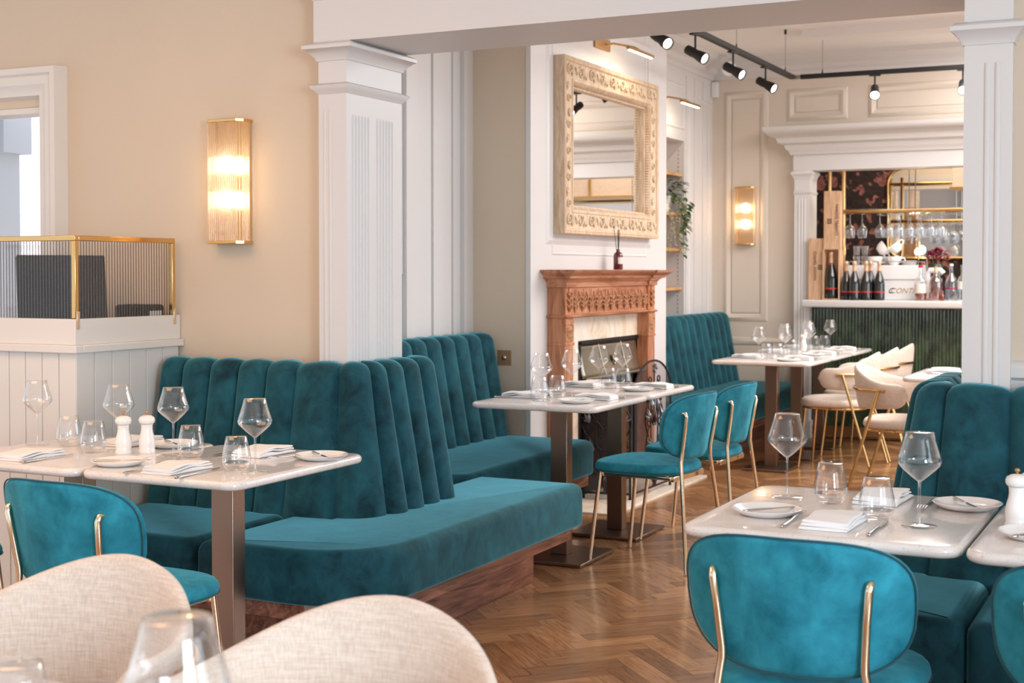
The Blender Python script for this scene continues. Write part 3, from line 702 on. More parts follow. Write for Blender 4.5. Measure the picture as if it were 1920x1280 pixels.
def build_corner_banquette(label, flip, a_left, back_end, seat_end, xf, cushions):
    X = (lambda x: 2 * AX - x) if flip else (lambda x: x)
    root = thing('corner_banquette', label, 'banquette', (X(-2.9), 4.0, 0))
    path = [(a_left, 4.20)] + arc(-2.90, 4.45, .25, -90, 0, 14) + [(-2.65, back_end)]
    L0 = -2.90 - a_left; LT = L0 + .3927 + back_end - 4.45
    sm = []
    s = L0 - .14
    while s > .09: sm.append(s); s -= .134
    sm = [0] + sm[::-1] + [L0 + .09, L0 + .32]
    s = L0 + .32; n = max(2, round((LT - s) / .125))
    sm += [s + (LT - s) * k / n for k in range(1, n + 1)]
    b = channel_back(path, sm, .40, 1.0, .20, .10, .10)
    b.v = [(X(x), y, z) for x, y, z in b.v]; b.build('backrest', 'velvet', root, world=True, angle=70)
    big = corner_poly(-3.0, 3.67, 4.24, xf, -2.84, seat_end, .30)
    big = [(X(x), y) for x, y in big]; seat_slab(big).build('seat_cushion', 'velvet', root, world=True, angle=60)
    for a0, a1 in cushions:
        r = rrect(min(X(a0), X(a1)), max(X(a0), X(a1)), 3.67, 4.24, .06, 5); seat_slab(r, r=.045).build('seat_cushion', 'velvet', root, world=True, angle=60)
    # timber rail under the cushions, and recessed plinth
    rl = [(a_left, 4.2), (a_left, 3.73), (-2.60, 3.73), (xf - .06, 3.94), (xf - .06, seat_end - .03), (-2.84, seat_end - .03), (-2.84, 4.2)]
    m = MB(); m.slab(ccw([(X(x), y) for x, y in rl]), .205, .272, .002, 1, rb=.002); m.build('rail', 'walnut', root, world=True, angle=30)
    pl = [(a_left, 4.2), (a_left, 3.97), (-2.70, 3.97), (-2.57, 4.10), (-2.57, seat_end), (-2.84, seat_end), (-2.84, 4.2)]
    m = MB(); m.slab(ccw([(X(x), y) for x, y in pl]), 0, .206, .002, 1, rb=.002); m.build('plinth', 'walnut', root, world=True, angle=30)
    return root
build_corner_banquette('long teal velvet corner banquette with channelled back wrapping the left pilaster', False, -3.69, 4.87, 5.41, -2.322, [(-3.69, -3.004)])
build_corner_banquette('teal velvet channelled banquette wrapping the right-hand pilaster behind the near right table', True, -4.75, 4.87, 4.90, -2.44, [(-3.60, -3.004), (-4.20, -3.604), (-4.75, -4.204)])

def straight_banquette(label, y0, y1, xb, xf, pitch):
    root = thing('wall_banquette', label, 'banquette', ((xb + xf) / 2, (y0 + y1) / 2, 0))
    n = round((y1 - y0) / pitch); LT = y1 - y0
    b = channel_back([(xb, y0), (xb, y1)], [LT * k / n for k in range(n + 1)], .40, 1.0, .22, .12, .10); b.build('backrest', 'velvet', root, world=True, angle=70)
    p = [(xb - .12, y0)] + arc(xf - .07, y0 + .07, .07, -90, 0, 5) + arc(xf - .10, y1 - .10, .10, 0, 90, 6) + [(xb - .12, y1)]
    seat_slab(p).build('seat_cushion', 'velvet', root, world=True, angle=60)
    m = MB(); m.box(xb - .2, xf - .05, y0 + .01, y1 - .03, .205, .272); m.build('rail', 'walnut', root, world=True)
    m = MB(); m.box(xb - .2, xf - .28, y0 + .01, y1 - .06, 0, .206); m.build('plinth', 'walnut', root, world=True)
    return root
straight_banquette('teal velvet channelled bench in the alcove beside the brass socket', 5.35, 6.84, -3.39, -2.86, .145)
straight_banquette('teal velvet channelled bench under the shelved recess by the far wall', 9.06, 11.12, -3.39, -2.84, .145)

# ================================================================ TABLES
def table(label, cx, cy, hx, hy, group=None, name='dining_table', bx=.205, by=.205):
    root = thing(name, label, 'table', (cx, cy, 0), 0, group)
    m = MB(); m.slab(rrect(-hx, hx, -hy, hy, .055, 7), .722, .75, .0135, 5, rb=.0135); m.build('tabletop', 'marble_top', root, angle=60)
    m = MB(); m.box(-.16, .16, -.20, .20, .712, .7215); m.box(-.20, .20, -.028, .028, .700, .7125); m.build('support_plate', 'bronze', root, bevel=.002)
    m = MB(); m.box(-.042, .042, -.032, .032, .018, .702); m.build('post', 'bronze', root, bevel=.003)
    m = MB(); m.box(-bx, bx, -by, by, .003, .018); m.build('base_plate', 'bronze', root, bevel=.003)
    return root
TG = 'white marble tables on bronze posts'
T = {}
T['L1'] = table('white marble table with two mills in front of the long corner banquette', -2.735, 3.512, .298, .352, TG)
T['L0'] = table('white marble table cut off by the left edge of the photo', -3.352, 3.512, .312, .352, TG)
T['M1'] = table('nearer half of the white marble table pair before the fireplace', -2.68, 5.95, .315, .345, TG, bx=.188)
T['M2'] = table('farther half of the white marble table pair before the fireplace', -2.68, 6.645, .315, .345, TG, bx=.188)
T['F1'] = table('nearest of the marble tables along the far bench', -2.60, 9.28, .34, .325, TG, bx=.15)
T['F2'] = table('middle of the marble tables along the far bench', -2.60, 9.94, .34, .325, TG, bx=.15)
T['F3'] = table('farthest of the marble tables, closest to the bar', -2.60, 10.60, .34, .325, TG, bx=.15)
T['R1'] = table('white marble table at near right in front of the round-backed teal chair', -.775, 3.455, .322, .352, TG, by=.13)
T['R2'] = table('white marble table cut off by the right edge of the photo', -.122, 3.43, .322, .352, TG, by=.13)
T['C1'] = table('white marble table with pale armchairs between right pilaster and bar', -1.13, 8.42, .37, .42, TG, bx=.18)
T['N1'] = table('white marble table in the near foreground under the big blurred wine glass', -1.40, 1.20, .75, .32, TG)

# ================================================================ CHAIRS
def sup(a, n):
    c, s = math.cos(a), math.sin(a); return (abs(c) ** (2 / n)) * (1 if c >= 0 else -1), (abs(s) ** (2 / n)) * (1 if s >= 0 else -1)
def make_side_chair():
    root = thing('side_chair', '', 'chair', group='teal velvet side chairs')
    # seat: rounded, a little wider in front, domed
    N = 40; outl = []
    for k in range(N):
        a = 2 * PI * k / N; x, y = sup(a, 3.0); outl.append((x * (.228 + .018 * y), y * .225 + .005))
    m = MB(); m.slab(outl, .425, .475, .028, 5, rb=.02, dome=.018); st_ = m.build('seat', 'chair_velvet', root, angle=70)
    m = MB(); m.tube([(x * 1.001, y * 1.001, .437) for x, y in outl], .0024, 6, closed=True); m.build('piping', 'velvet_piping', st_)
    # back panel
    def pan(u, off):    # u = (x, z) in panel plane -> 3d, curved towards the front at the sides, leaning back
        x, z = u; t = (z - .50) / .30; return (x, -.232 - .060 * t + 1.5 * x * x + off, z)
    R = []; N = 48
    for sc, off in ((.90, .017), (.965, .014), (1.0, .004), (1.0, -.004), (.965, -.014), (.90, -.017)):
        ring = []
        for k in range(N):
            a = 2 * PI * k / N; x, z = sup(a, 3.2); w = .246 + .006 * z - .022 * max(0, -z) ** 2
            ring.append(pan((x * w * sc, .650 + z * .150 * sc), off))
        R.append(ring)
    def fill(sc, off): 
        ring = []
        for k in range(N):
            a = 2 * PI * k / N; x, z = sup(a, 3.2); w = .246 + .006 * z - .022 * max(0, -z) ** 2; ring.append(pan((x * w * sc, .650 + z * .150 * sc), off))
        return ring
    R = [fill(.02, .024), fill(.3, .024), fill(.6, .022)] + R + [fill(.6, -.018), fill(.3, -.018), fill(.02, -.018)]
    m = MB(); m.rings(R); bk = m.build('backrest', 'chair_velvet', root, angle=70)
    m = MB(); m.tube([Vector(p) for p in fill(1.0, -.012)], .0022, 6, closed=True); m.build('piping', 'velvet_piping', bk)
    for s in (-1, 1):
        y1 = lambda x, z: pan((x, z), -.029)[1]
        pts = [(s * .215, -.285, .004), (s * .203, -.276, .10), (s * .158, -.232, .49), (s * .152, y1(.152, .52) - .004, .525), (s * .152, y1(.152, .545), .545), (s * .158, y1(.158, .63), .63), (s * .165, y1(.165, .70), .70), (s * .166, y1(.166, .712) + .006, .712), (s * .166, y1(.166, .712) + .018, .714)]
        m = MB(); m.tube(pts, .0095, 12); m.build('rear_leg', 'pale_gold', root, angle=60)
        m = MB(); m.tube([(s * .202, .212, .004), (s * .185, .165, .425)], .0095, 12); m.build('front_leg', 'pale_gold', root, angle=60)
    m = MB(); m.box(-.185, .185, .150, .178, .405, .424); m.box(-.16, .16, -.20, -.17, .400, .424); m.box(-.18, -.155, -.19, .17, .408, .424); m.box(.155, .18, -.19, .17, .408, .424)
    m.build('seat_frame', 'pale_gold', root, bevel=.003)
    return root
protos['side'] = (make_side_chair(), False)
SG = 'teal velvet side chairs'
place('side', (-2.705, 3.00, 0), math.radians(-2), 'teal side chair at the left, in front of the marble table beside the cream stand', SG)
place('side', (-.755, 3.09, 0), 0, 'large teal side chair in the right foreground, seen from behind', SG)
place('side', (-.10, 3.05, 0), math.radians(-4), 'teal side chair cut off by the right edge of the photo', SG)
place('side', (-3.66, 3.10, 0), 0, 'teal side chair at the far left, only the tip of its seat in view', SG)
place('side', (-2.28, 6.07, 0), PI / 2 - math.radians(6), 'nearer of the two teal chairs on brass rods by the fireplace table', SG)
place('side', (-2.27, 6.69, 0), PI / 2 - math.radians(4), 'farther of the two teal chairs on brass rods by the fireplace table', SG)

def make_armchair():
    root = thing('armchair', '', 'armchair', group='pale linen armchairs with brass legs')
    N = 40; outl = []
    for k in range(N):
        a = 2 * PI * k / N; x, y = sup(a, 2.6); outl.append((x * (.245 - .012 * y), y * .235 + .01))
    m = MB(); m.slab(outl, .425, .480, .030, 5, rb=.02, dome=.014); m.build('seat', 'linen', root, angle=70)
    m = MB(); m.tube([(x * .93, y * .93, .416) for x, y in outl], .008, 8, closed=True); m.build('seat_ring', 'brass', root, angle=70)
    def mid(t):   # t in -1..1 round the shell; returns x, y, normal
        a = t * math.radians(112); r1, r2 = .262, .235
        x = r1 * math.sin(a); y = -.02 - r2 * math.cos(a); n = Vector((math.sin(a) / r1, -math.cos(a) / r2)).normalized()
        return x, y, n
    def zz(t): 
        q = abs(t); e = 1 - max(0, (q - .84) / .16) ** 2.2
        top = .705 + .095 * (0.5 + 0.5 * math.cos(PI * min(1, q / .78))); bot = .53 + .035 * q
        c = (top + bot) / 2 - .01 * q; h = (top - bot) / 2
        hh = h * math.sqrt(max(.0025, e)) if q > .84 else h
        cc = c if q <= .84 else c
        return cc - hh, cc + hh
    R = []; NS = 61; NR = 20
    for i in range(NS):
        t = -1 + 2 * i / (NS - 1); x, y, n = mid(t); b, tp = zz(t); ring = []
        for k in range(NR):
            a = 2 * PI * k / NR; cx, sx = sup(a, 2.6); z = (b + tp) / 2 + sx * (tp - b) / 2
            lean = .10 * (z - .6); off = cx * .019 + lean
            ring.append((x + n.x * off, y + n.y * off, z))
        R.append(ring)
    m = MB(); m.rings(R); m.build('backrest', 'linen', root, angle=70)
    pts = []
    for i in range(31):
        t = -.74 + 1.48 * i / 30; x, y, n = mid(t); o = .031; pts.append((x + n.x * o, y + n.y * o, .655))
    m = MB(); m.tube(pts, .0095, 10); m.build('hoop', 'brass', root, angle=70)
    for s in (-1, 1):
        x, y, n = mid(s * .66); p = (x + n.x * .033, y + n.y * .033, .652)
        m = MB(); m.tube([p, (p[0] * 1.0, p[1] - .05, .48), (p[0] * .98, p[1] - .19, .004)], .0095, 10); m.build('rear_leg', 'brass', root, angle=60)
        m = MB(); m.tube([(s * .155, .185, .418), (s * .195, .225, .004)], .0085, 10); m.build('front_leg', 'brass', root, angle=60)
    m = MB(); m.tube([(-.27, -.01, .418), (.27, -.01, .418)], .007, 8); m.build('crossbar', 'brass', root)
    return root
protos['arm'] = (make_armchair(), False)
AG = 'pale linen armchairs with brass legs'
place('arm', (-2.22, 9.58, 0), PI / 2, 'pale linen armchair at the nearest far-bench table, front seat and brass legs in full view', AG)
place('arm', (-2.22, 10.22, 0), PI / 2, 'pale linen armchair in the middle of the row along the far bench', AG)
place('arm', (-2.22, 10.82, 0), PI / 2, 'pale linen armchair nearest the green bar', AG)
place('arm', (-1.56, 8.42, 0), -PI / 2, 'pale armchair with its back to the row of three, shaded side towards us', AG)
place('arm', (-1.06, 7.72, 0), 0, 'pale armchair partly hidden by the right-hand teal banquette', AG)
place('arm', (-1.1, 9.12, 0), PI, 'pale armchair behind the wine glass next to the right pilaster', AG)
place('arm', (-1.20, 1.735, 0), PI + math.radians(3), 'big pale linen armchair at bottom centre, blurred', AG)
place('arm', (-1.85, 1.80, 0), PI + math.radians(2), 'big pale linen armchair in the bottom-left corner, blurred', AG)

# ================================================================ TABLEWARE
def mk_wine():
    root = thing('wine_glass', '', 'glass')
    o = [(.0045, .106), (.010, .110), (.022, .120), (.040, .136), (.0495, .147), (.0515, .155), (.0485, .166), (.042, .186), (.036, .206), (.0325, .222)]
    inn = [(r - .0012, z + (.001 if i < 2 else 0)) for i, (r, z) in enumerate(o)][::-1]; inn = inn[:-1] + [(.0001, .113)]
    MB().lathe([(.0001, .1055)] + o + [(.0318, .2224)], n=32).build('bowl', 'glass', root, angle=80)
    MB().lathe([(.0065, .0055), (.0042, .012), (.0034, .03), (.0033, .08), (.0036, .10), (.0052, .108)], n=12).build('stem', 'glass', root, angle=80)
    MB().lathe([(.041, 0), (.042, .0012), (.041, .0022), (.02, .004), (.0065, .0062), (0.0001, .0065)], n=28).build('foot', 'glass', root, angle=80)
    return root
def mk_tumbler():
    o = [(.026, 0), (.030, .002), (.037, .012), (.0425, .026), (.0435, .036), (.041, .056), (.036, .080), (.0312, .104)]
    inn = [(r - .0014, z + (.010 if i < 2 else .002 if i < 4 else 0)) for i, (r, z) in enumerate(o)][::-1] + [(.0001, .011)]
    ob = MB().lathe([(.0001, .0)] + o + [(.0305, .1044)], n=32).lathe([(.0001, .012), (.022, .011), (.033, .015), (.0395, .026)], n=32).build('tumbler', 'glass', angle=80); tag(ob, '', 'glass'); return ob
def mk_plate():
    ob = MB().lathe([(0.0001, .0035), (.052, .004), (.064, .0075), (.078, .0155), (.084, .0175), (.0855, .0165), (.080, .0115), (.066, .003), (.056, 0), (.0001, 0)], n=40).build('bread_plate', 'china', angle=50)
    tag(ob, '', 'plate'); return ob
def cut_head(mb, y0, L): pass
def mk_knife():
    root = thing('table_knife', '', 'knife')
    m = MB(); R = []
    for y, w, h in ((-.105, .003, .002), (-.103, .0055, .0036), (-.09, .0062, .0042), (-.04, .0052, .0038), (-.012, .0045, .0032), (0, .0052, .003)):
        R.append([(w * math.cos(2 * PI * k / 10), y, .0045 + h * math.sin(2 * PI * k / 10)) for k in range(10)])
    m.rings(R).build('handle', 'steel', root, angle=60)
    m = MB(); P = [(-.0055, 0), (.0060, 0), (.0075, .02), (.0082, .06), (.0072, .09), (.002, .112), (-.0045, .118), (-.0055, .10)]; m.slab(ccw(P), .0035, .0055, .0006, 1, rb=.0006).build('blade', 'steel', root)
    return root
def mk_fork():
    root = thing('table_fork', '', 'fork')
    m = MB(); R = []
    for y, w, h in ((-.10, .003, .002), (-.098, .0062, .0028), (-.07, .0060, .0026), (-.01, .0032, .0022), (.03, .003, .0022), (.045, .006, .0018)):
        z = .0045 + max(0, y) * .12; R.append([(w * math.cos(2 * PI * k / 10), y, z + h * math.sin(2 * PI * k / 10)) for k in range(10)])
    m.rings(R).build('handle', 'steel', root, angle=60)
    m = MB(); zz = lambda y: .0095 + .004 * math.sin((y - .045) / .05 * PI) - .00 
    R = []
    for y, w in ((.043, .005), (.052, .0105), (.062, .0125)): R.append([(-w, y, zz(y) - .0008), (w, y, zz(y) - .0008), (w, y, zz(y) + .0008), (-w, y, zz(y) + .0008)])
    m.rings(R)
    for i in range(4):
        x = -.0105 + .007 * i; m.tube([(x, .061, zz(.061)), (x, .078, zz(.078)), (x * .95, .098, zz(.098) + .001)], [.0016, .0014, .0007], 6)
    m.build('tines', 'steel', root, angle=60); return root
def mk_mill():
    root = thing('salt_mill', '', 'mill')
    MB().lathe([(.0265, 0), (.0275, .003), (.0275, .010), (.025, .013), (.0262, .024), (.0272, .036), (.025, .052), (.0205, .068), (.0185, .080), (.0190, .092), (.0205, .096)], n=28).build('body', 'ceramic_white', root, angle=50)
    MB().lathe([(.0195, .0965), (.0225, .098), (.0262, .104), (.0270, .111), (.0235, .119), (.0145, .124), (.006, .1255), (.0001, .1257)], n=28).build('head', 'ceramic_white', root, angle=50)
    MB().lathe([(.003, .1255), (.003, .130), (.006, .132), (.0065, .136), (.0045, .139), (.0001, .1395)], n=14).build('knob', 'antique_brass', root, angle=60)
    return root
def mk_napkin():
    m = MB(); 
    def layer(w, d, z0, z1, ph, dx):
        def fn(u, v):
            return None
        R = []; n = 14
        for j in range(n + 1):
            y = -d / 2 + d * j / n; row = []
            for k in range(16):
                a = 2 * PI * k / 16; cx, sx = sup(a, 5)
                wave = .0022 * math.sin(3.1 * y / d * PI + ph + cx) + .003 * math.sin(y * 9 + ph)
                sag = .004 * (1 - abs(y / (d / 2)) ** 4)
                row.append((dx + cx * w / 2 + .004 * math.sin(y * 14 + ph), y, (z0 + z1) / 2 + sx * (z1 - z0) / 2 + (wave + sag if sx > -0.5 or z0 > .002 else 0)))
            R.append(row)
        m.rings(R)
    layer(.115, .185, .0006, .007, .2, 0); layer(.112, .180, .0065, .013, 1.0, .001); layer(.108, .176, .0125, .0195, 1.8, -.001)
    ob = m.build('folded_napkin', 'napkin', angle=75); tag(ob, '', 'napkin'); return ob
for k, fnc in (('wine', mk_wine), ('tumbler', mk_tumbler), ('plate', mk_plate), ('knife', mk_knife), ('fork', mk_fork), ('mill', mk_mill), ('napkin', mk_napkin)): protos[k] = (fnc(), False)
GR = dict(wine='empty wine glasses laid on the tables', tumbler='stemless water glasses on the tables', plate='white bread plates on the tables', knife='steel table knives', fork='steel table forks', mill='white salt and pepper mills', napkin='folded white napkins')
NM = dict(wine='empty stemmed wine glass', tumbler='stemless water glass', plate='round white bread plate', knife='steel table knife', fork='steel table fork', mill='white ceramic mill', napkin='folded white linen napkin')
ZT = .7502
def put(key, x, y, rz, where, z=ZT, verb=' '):
    return place(key, (x, y, z), rz, NM[key] + verb + where, GR[key])
def setting(x, y, face, where, items=None, jit=0.0):
    """a place laid at (x, y) on the table; face = direction the diner looks (radians about z, 0 = +y)"""
    c, s = math.cos(face), math.sin(face)
    W = lambda a, b: (x + a * c - b * s, y + a * s + b * c)
    it = dict(napkin=(0, 0, 0), fork=(-.085, .015, 0), knife=(.082, -.01, 0), plate=(-.19, .03, 0), bknife=(-.185, .03, .9), wine=(.155, .10, 0), tumbler=(.10, .155, 0))
    if items: it.update(items)
    for k, v in it.items():
        if v is None: continue
        px, py = W(v[0], v[1]); r = face + v[2]
        if k == 'bknife':
            b = place('knife', (px, py, ZT + .0115), r, 'butter knife on the bread plate ' + where, GR['knife']); b.scale = (.78,) * 3
        else: put(k, px, py, r, where)

# leftmost tables
setting(-2.74, 3.275, 0, 'at the near side of the two-mill table', dict(plate=(-.245, .02, 0), bknife=(-.24, .02, -1.0), wine=(.235, .07, 0), tumbler=(.155, .085, 0), knife=(.10, -.03, .05), fork=(-.10, -.02, 0)))
setting(-2.735, 3.70, PI, 'at the bench side of the two-mill table', dict(plate=(-.235, .015, 0), bknife=(-.235, .02, .9), wine=None, tumbler=None, knife=(.11, .01, 0), fork=(-.12, .05, 0)))
put('wine', -2.985, 3.55, 0, 'standing right beside the two mills, its bowl before the dark banquette'); put('tumbler', -2.905, 3.54, 0, 'between the mills and the near napkin')
put('mill', -3.155, 3.505, 0, 'with a rounded head, left one of the pair on the left table'); put('mill', -3.10, 3.555, 0, 'with a rounded head, right one of the pair on the left table')
setting(-3.36, 3.30, 0, 'at the near side of the far-left table', dict(plate=None, bknife=None, wine=None, tumbler=None))
setting(-3.30, 3.72, PI, 'at the bench side of the far-left table', dict(wine=None, tumbler=None, plate=(-.17, .0, 0), bknife=(-.165, .0, 1.0), fork=None))
put('wine', -3.60, 3.57, 0, 'at the far-left edge before the cream stand'); put('tumbler', -3.47, 3.585, 0, 'at the far left before the cream panelling')
put('wine', -3.225, 3.56, 0, 'standing behind and left of the two mills'); put('tumbler', -3.27, 3.49, 0, 'standing left of the two mills')
# fireplace table: two benches places, two chair places
DG = dict(plate=(-.20, .0, 0), bknife=(-.20, .0, 1.2))
setting(-2.52, 5.99, PI/2, 'at the nearer chair of the fireplace table', dict(plate=(-.21, .01, 0), bknife=(-.205, .01, 1.5), napkin=(.0, .0, 0), wine=(.10, .17, 0), tumbler=(.0, .20, 0), fork=(-.09, 0, 0)))
setting(-2.50, 6.70, PI/2, 'at the farther chair of the fireplace table', dict(plate=(-.20, .01, 0), bknife=(-.195, .01, 1.5), wine=(.0, .17, 0), tumbler=(-.12, .12, 0)))
setting(-2.87, 5.93, -PI/2, 'at the nearer bench side of the fireplace table', dict(wine=(.14, .16, 0), tumbler=(.055, .11, 0)))
setting(-2.87, 6.62, -PI/2, 'at the farther bench side of the fireplace table', dict(wine=(.14, .16, 0), tumbler=(.04, .17, 0)))
# far tables
NMF = ('nearest', 'middle', 'farthest')
for i, yy in enumerate((9.28, 9.94, 10.60)):
    setting(-2.42, yy, PI/2, 'at the chair side of the %s far table' % NMF[i], dict(plate=(-.19, .02, 0), bknife=(-.19, .02, 1.3), wine=(.14, .13, 0), tumbler=(.03, .15, 0), fork=None))
    setting(-2.79, yy + .02, -PI/2, 'at the bench side of the %s far table' % NMF[i], dict(wine=(.14, .13, 0), tumbler=(.03, .15, 0), fork=None, plate=(-.19, .0, 0), bknife=None))
put('mill', -2.64, 10.26, 0, 'between the glasses of the far tables')
# near right table
setting(-.765, 3.245, 0, 'at the near side of the near right table', dict(plate=(-.18, .085, 0), bknife=(-.17, .09, -.7), wine=(.185, .09, 0), tumbler=(.08, .12, 0), napkin=(0, .02, 0), knife=(.105, .01, 0), fork=(-.10, .02, 0)))
setting(-.73, 3.67, PI, 'at the bench side of the near right table', dict(wine=(.24, .06, 0), tumbler=(.115, .10, 0), plate=(-.215, .03, 0), knife=None, bknife=(-.21, .03, .5), fork=(-.12, .045, 0)))
put('mill', -.372, 3.42, 0, 'with a rounded head, front one of the pair on the right table'); put('mill', -.345, 3.485, 0, 'with a rounded head, back one of the pair on the right table')
put('plate', -.315, 3.30, 0, 'cut off by the right edge of the photo'); place('knife', (-.30, 3.30, ZT + .0115), -.6, 'butter knife on the bread plate cut off by the right edge', GR['knife'])
# middle table and foreground
put('wine', -1.00, 8.62, 0, 'half hidden behind the right-hand pilaster'); put('napkin', -1.32, 8.36, PI/2, 'on the middle table before the green bar'); put('plate', -1.35, 8.62, 0, 'on the middle table before the green bar'); put('fork', -1.32, 8.26, PI/2, 'by the napkin on the middle table')
t = place('tumbler', (-1.06, 8.20, ZT + .1045), 0, 'upturned stemless glass just above the right-hand banquette', GR['tumbler']); t.rotation_euler = (PI, 0, 0); t.scale = (1.25, 1.25, 1.0)
w = put('wine', -.934, 1.115, 0, 'large and blurred in the near foreground'); w.scale = (1.1, 1.1, 1.1)
put('tumbler', -1.335, 1.285, 0, 'blurred in the bottom-left corner')

# ================================================================ CREAM STAND WITH BRASS AND FLUTED GLASS SCREEN
SX, SY0 = -3.72, 3.88
r = thing('reception_stand', 'cream tongue-and-groove stand at the left with white top ledge', 'counter', (-4.5, 4.15, 0))
m = MB(); m.box(-5.4, SX - .012, SY0 + .012, YW - .01, 0, 1.05)
def tg_x(mb, a0, a1, n, c):     # boards on the face looking -y
    w = (a1 - a0) / n
    for i in range(n): mb.box(a0 + i * w + .002, a0 + (i + 1) * w - .002, c, c + .014, .10, 1.05)
def tg_y(mb, a0, a1, n, c):
    w = (a1 - a0) / n
    for i in range(n): mb.box(c - .014, c, a0 + i * w + .002, a0 + (i + 1) * w - .002, .10, 1.05)
tg_x(m, -5.4, SX, 20, SY0); tg_y(m, SY0 + .002, YW - .01, 6, SX)
m.build('panelled_body', 'stand_white', r, world=True, bevel=.0015)
m = MB(); m.sweep([(.004, 1.045), (.020, 1.048), (.022, 1.06), (.022, 1.082), (0, 1.085)], [(-5.4, SY0, 0), (SX, SY0, 0), (SX, YW - .01, 0)]) if False else m.box(-5.4, SX + .022, SY0 - .022, SY0 + .02, 1.045, 1.075).box(SX - .02, SX + .022, SY0 + .02, YW - .002, 1.045, 1.075)
m.build('ledge', 'stand_white', r, world=True, bevel=.004)
m = MB(); m.box(-5.4, SX + .004, SY0 - .004, SY0 + .016, 1.075, 1.172).box(SX - .016, SX + .004, SY0 + .016, YW - .004, 1.075, 1.172).box(-5.4, SX - .016, SY0 + .016, YW - .004, 1.07, 1.09)
m.build('upstand', 'stand_white', r, world=True, bevel=.002)
r = thing('brass_screen', 'brass-framed fluted glass screen standing on the cream stand', 'screen', (-4.0, 4.1, 1.17))
m = MB(); f = .013
def bar(x0, x1, y0, y1, z0, z1): m.box(x0, x1, y0, y1, z0, z1)
bar(-5.4, SX + .002, SY0, SY0 + .020, 1.462, 1.482); bar(SX - .018, SX + .002, SY0 + .02, YW - .03, 1.462, 1.482)
bar(SX - .018, SX + .002, SY0, SY0 + .018, 1.174, 1.462); bar(SX - .018, SX + .002, YW - .048, YW - .03, 1.174, 1.462)
m.build('frame', 'brass', r, world=True, bevel=.002)
for y in (SY0 + .001, YW - .048): MB().box(SX + .0045, SX + .0085, y, y + .015, 1.135, 1.20).build('bracket', 'pale_gold', r, world=True, bevel=.001)
def ribbed(along, a0, a1, c, z0, z1, pitch=.0150, d=.0035):
    m = MB(); k_ = round((a1 - a0) / pitch); pitch = (a1 - a0) / k_; n = k_ * 6; R = []
    for i in range(n + 1):
        a = a0 + (a1 - a0) * i / n; h = d * abs(math.sin(PI * (a - a0) / pitch))
        R.append([(a, c - h, z0), (a, c - h, z1), (a, c + .003, z1), (a, c + .003, z0)] if along == 'x' else [(c + h, a, z0), (c + h, a, z1), (c - .003, a, z1), (c - .003, a, z0)])
    m.rings(R); return m
ribbed('x', -5.4, SX - .018, SY0 + .008, 1.172, 1.462).build('glass_panel', 'fluted_glass', r, world=True, angle=50)
ribbed('y', SY0 + .018, YW - .048, SX - .008, 1.172, 1.462).build('glass_panel', 'fluted_glass', r, world=True, angle=50)
r = thing('till_monitor', 'black tilted till monitor behind the fluted glass', 'monitor', (-4.03, 4.14, 1.0905), math.radians(52))
m = MB(); m.box(-.17, .17, -.014, .014, .02, .30); m.xf(Matrix.Rotation(math.radians(-14), 4, 'X') @ Matrix.Translation((0, 0, 0))); m.v = [(x, y, z + .03) for x, y, z in m.v]; m.build('screen', 'black_plastic', r, bevel=.006)
m = MB(); m.box(-.10, .10, -.06, .09, 0, .018); m.box(-.035, .035, .02, .05, .015, .14); m.build('base', 'black', r, bevel=.004)
r = thing('card_printer', 'small black receipt printer behind the fluted glass by the wall', 'printer', (-3.835, 4.36, 1.0905))
MB().box(-.08, .08, -.06, .06, 0, .125).build('body', 'black_plastic', r, bevel=.012); MB().box(.0805, .083, -.035, .035, .07, .10).build('paper_slot', 'plastic_white', r)
r = thing('card_terminal', 'low black card terminal behind the fluted glass', 'terminal', (-3.80, 4.02, 1.0905))
MB().box(-.05, .05, -.075, .075, 0, .045).build('body', 'black_plastic', r, bevel=.01); MB().box(-.03, .03, -.04, .02, .0455, .049).build('keypad', 'plastic_white', r)

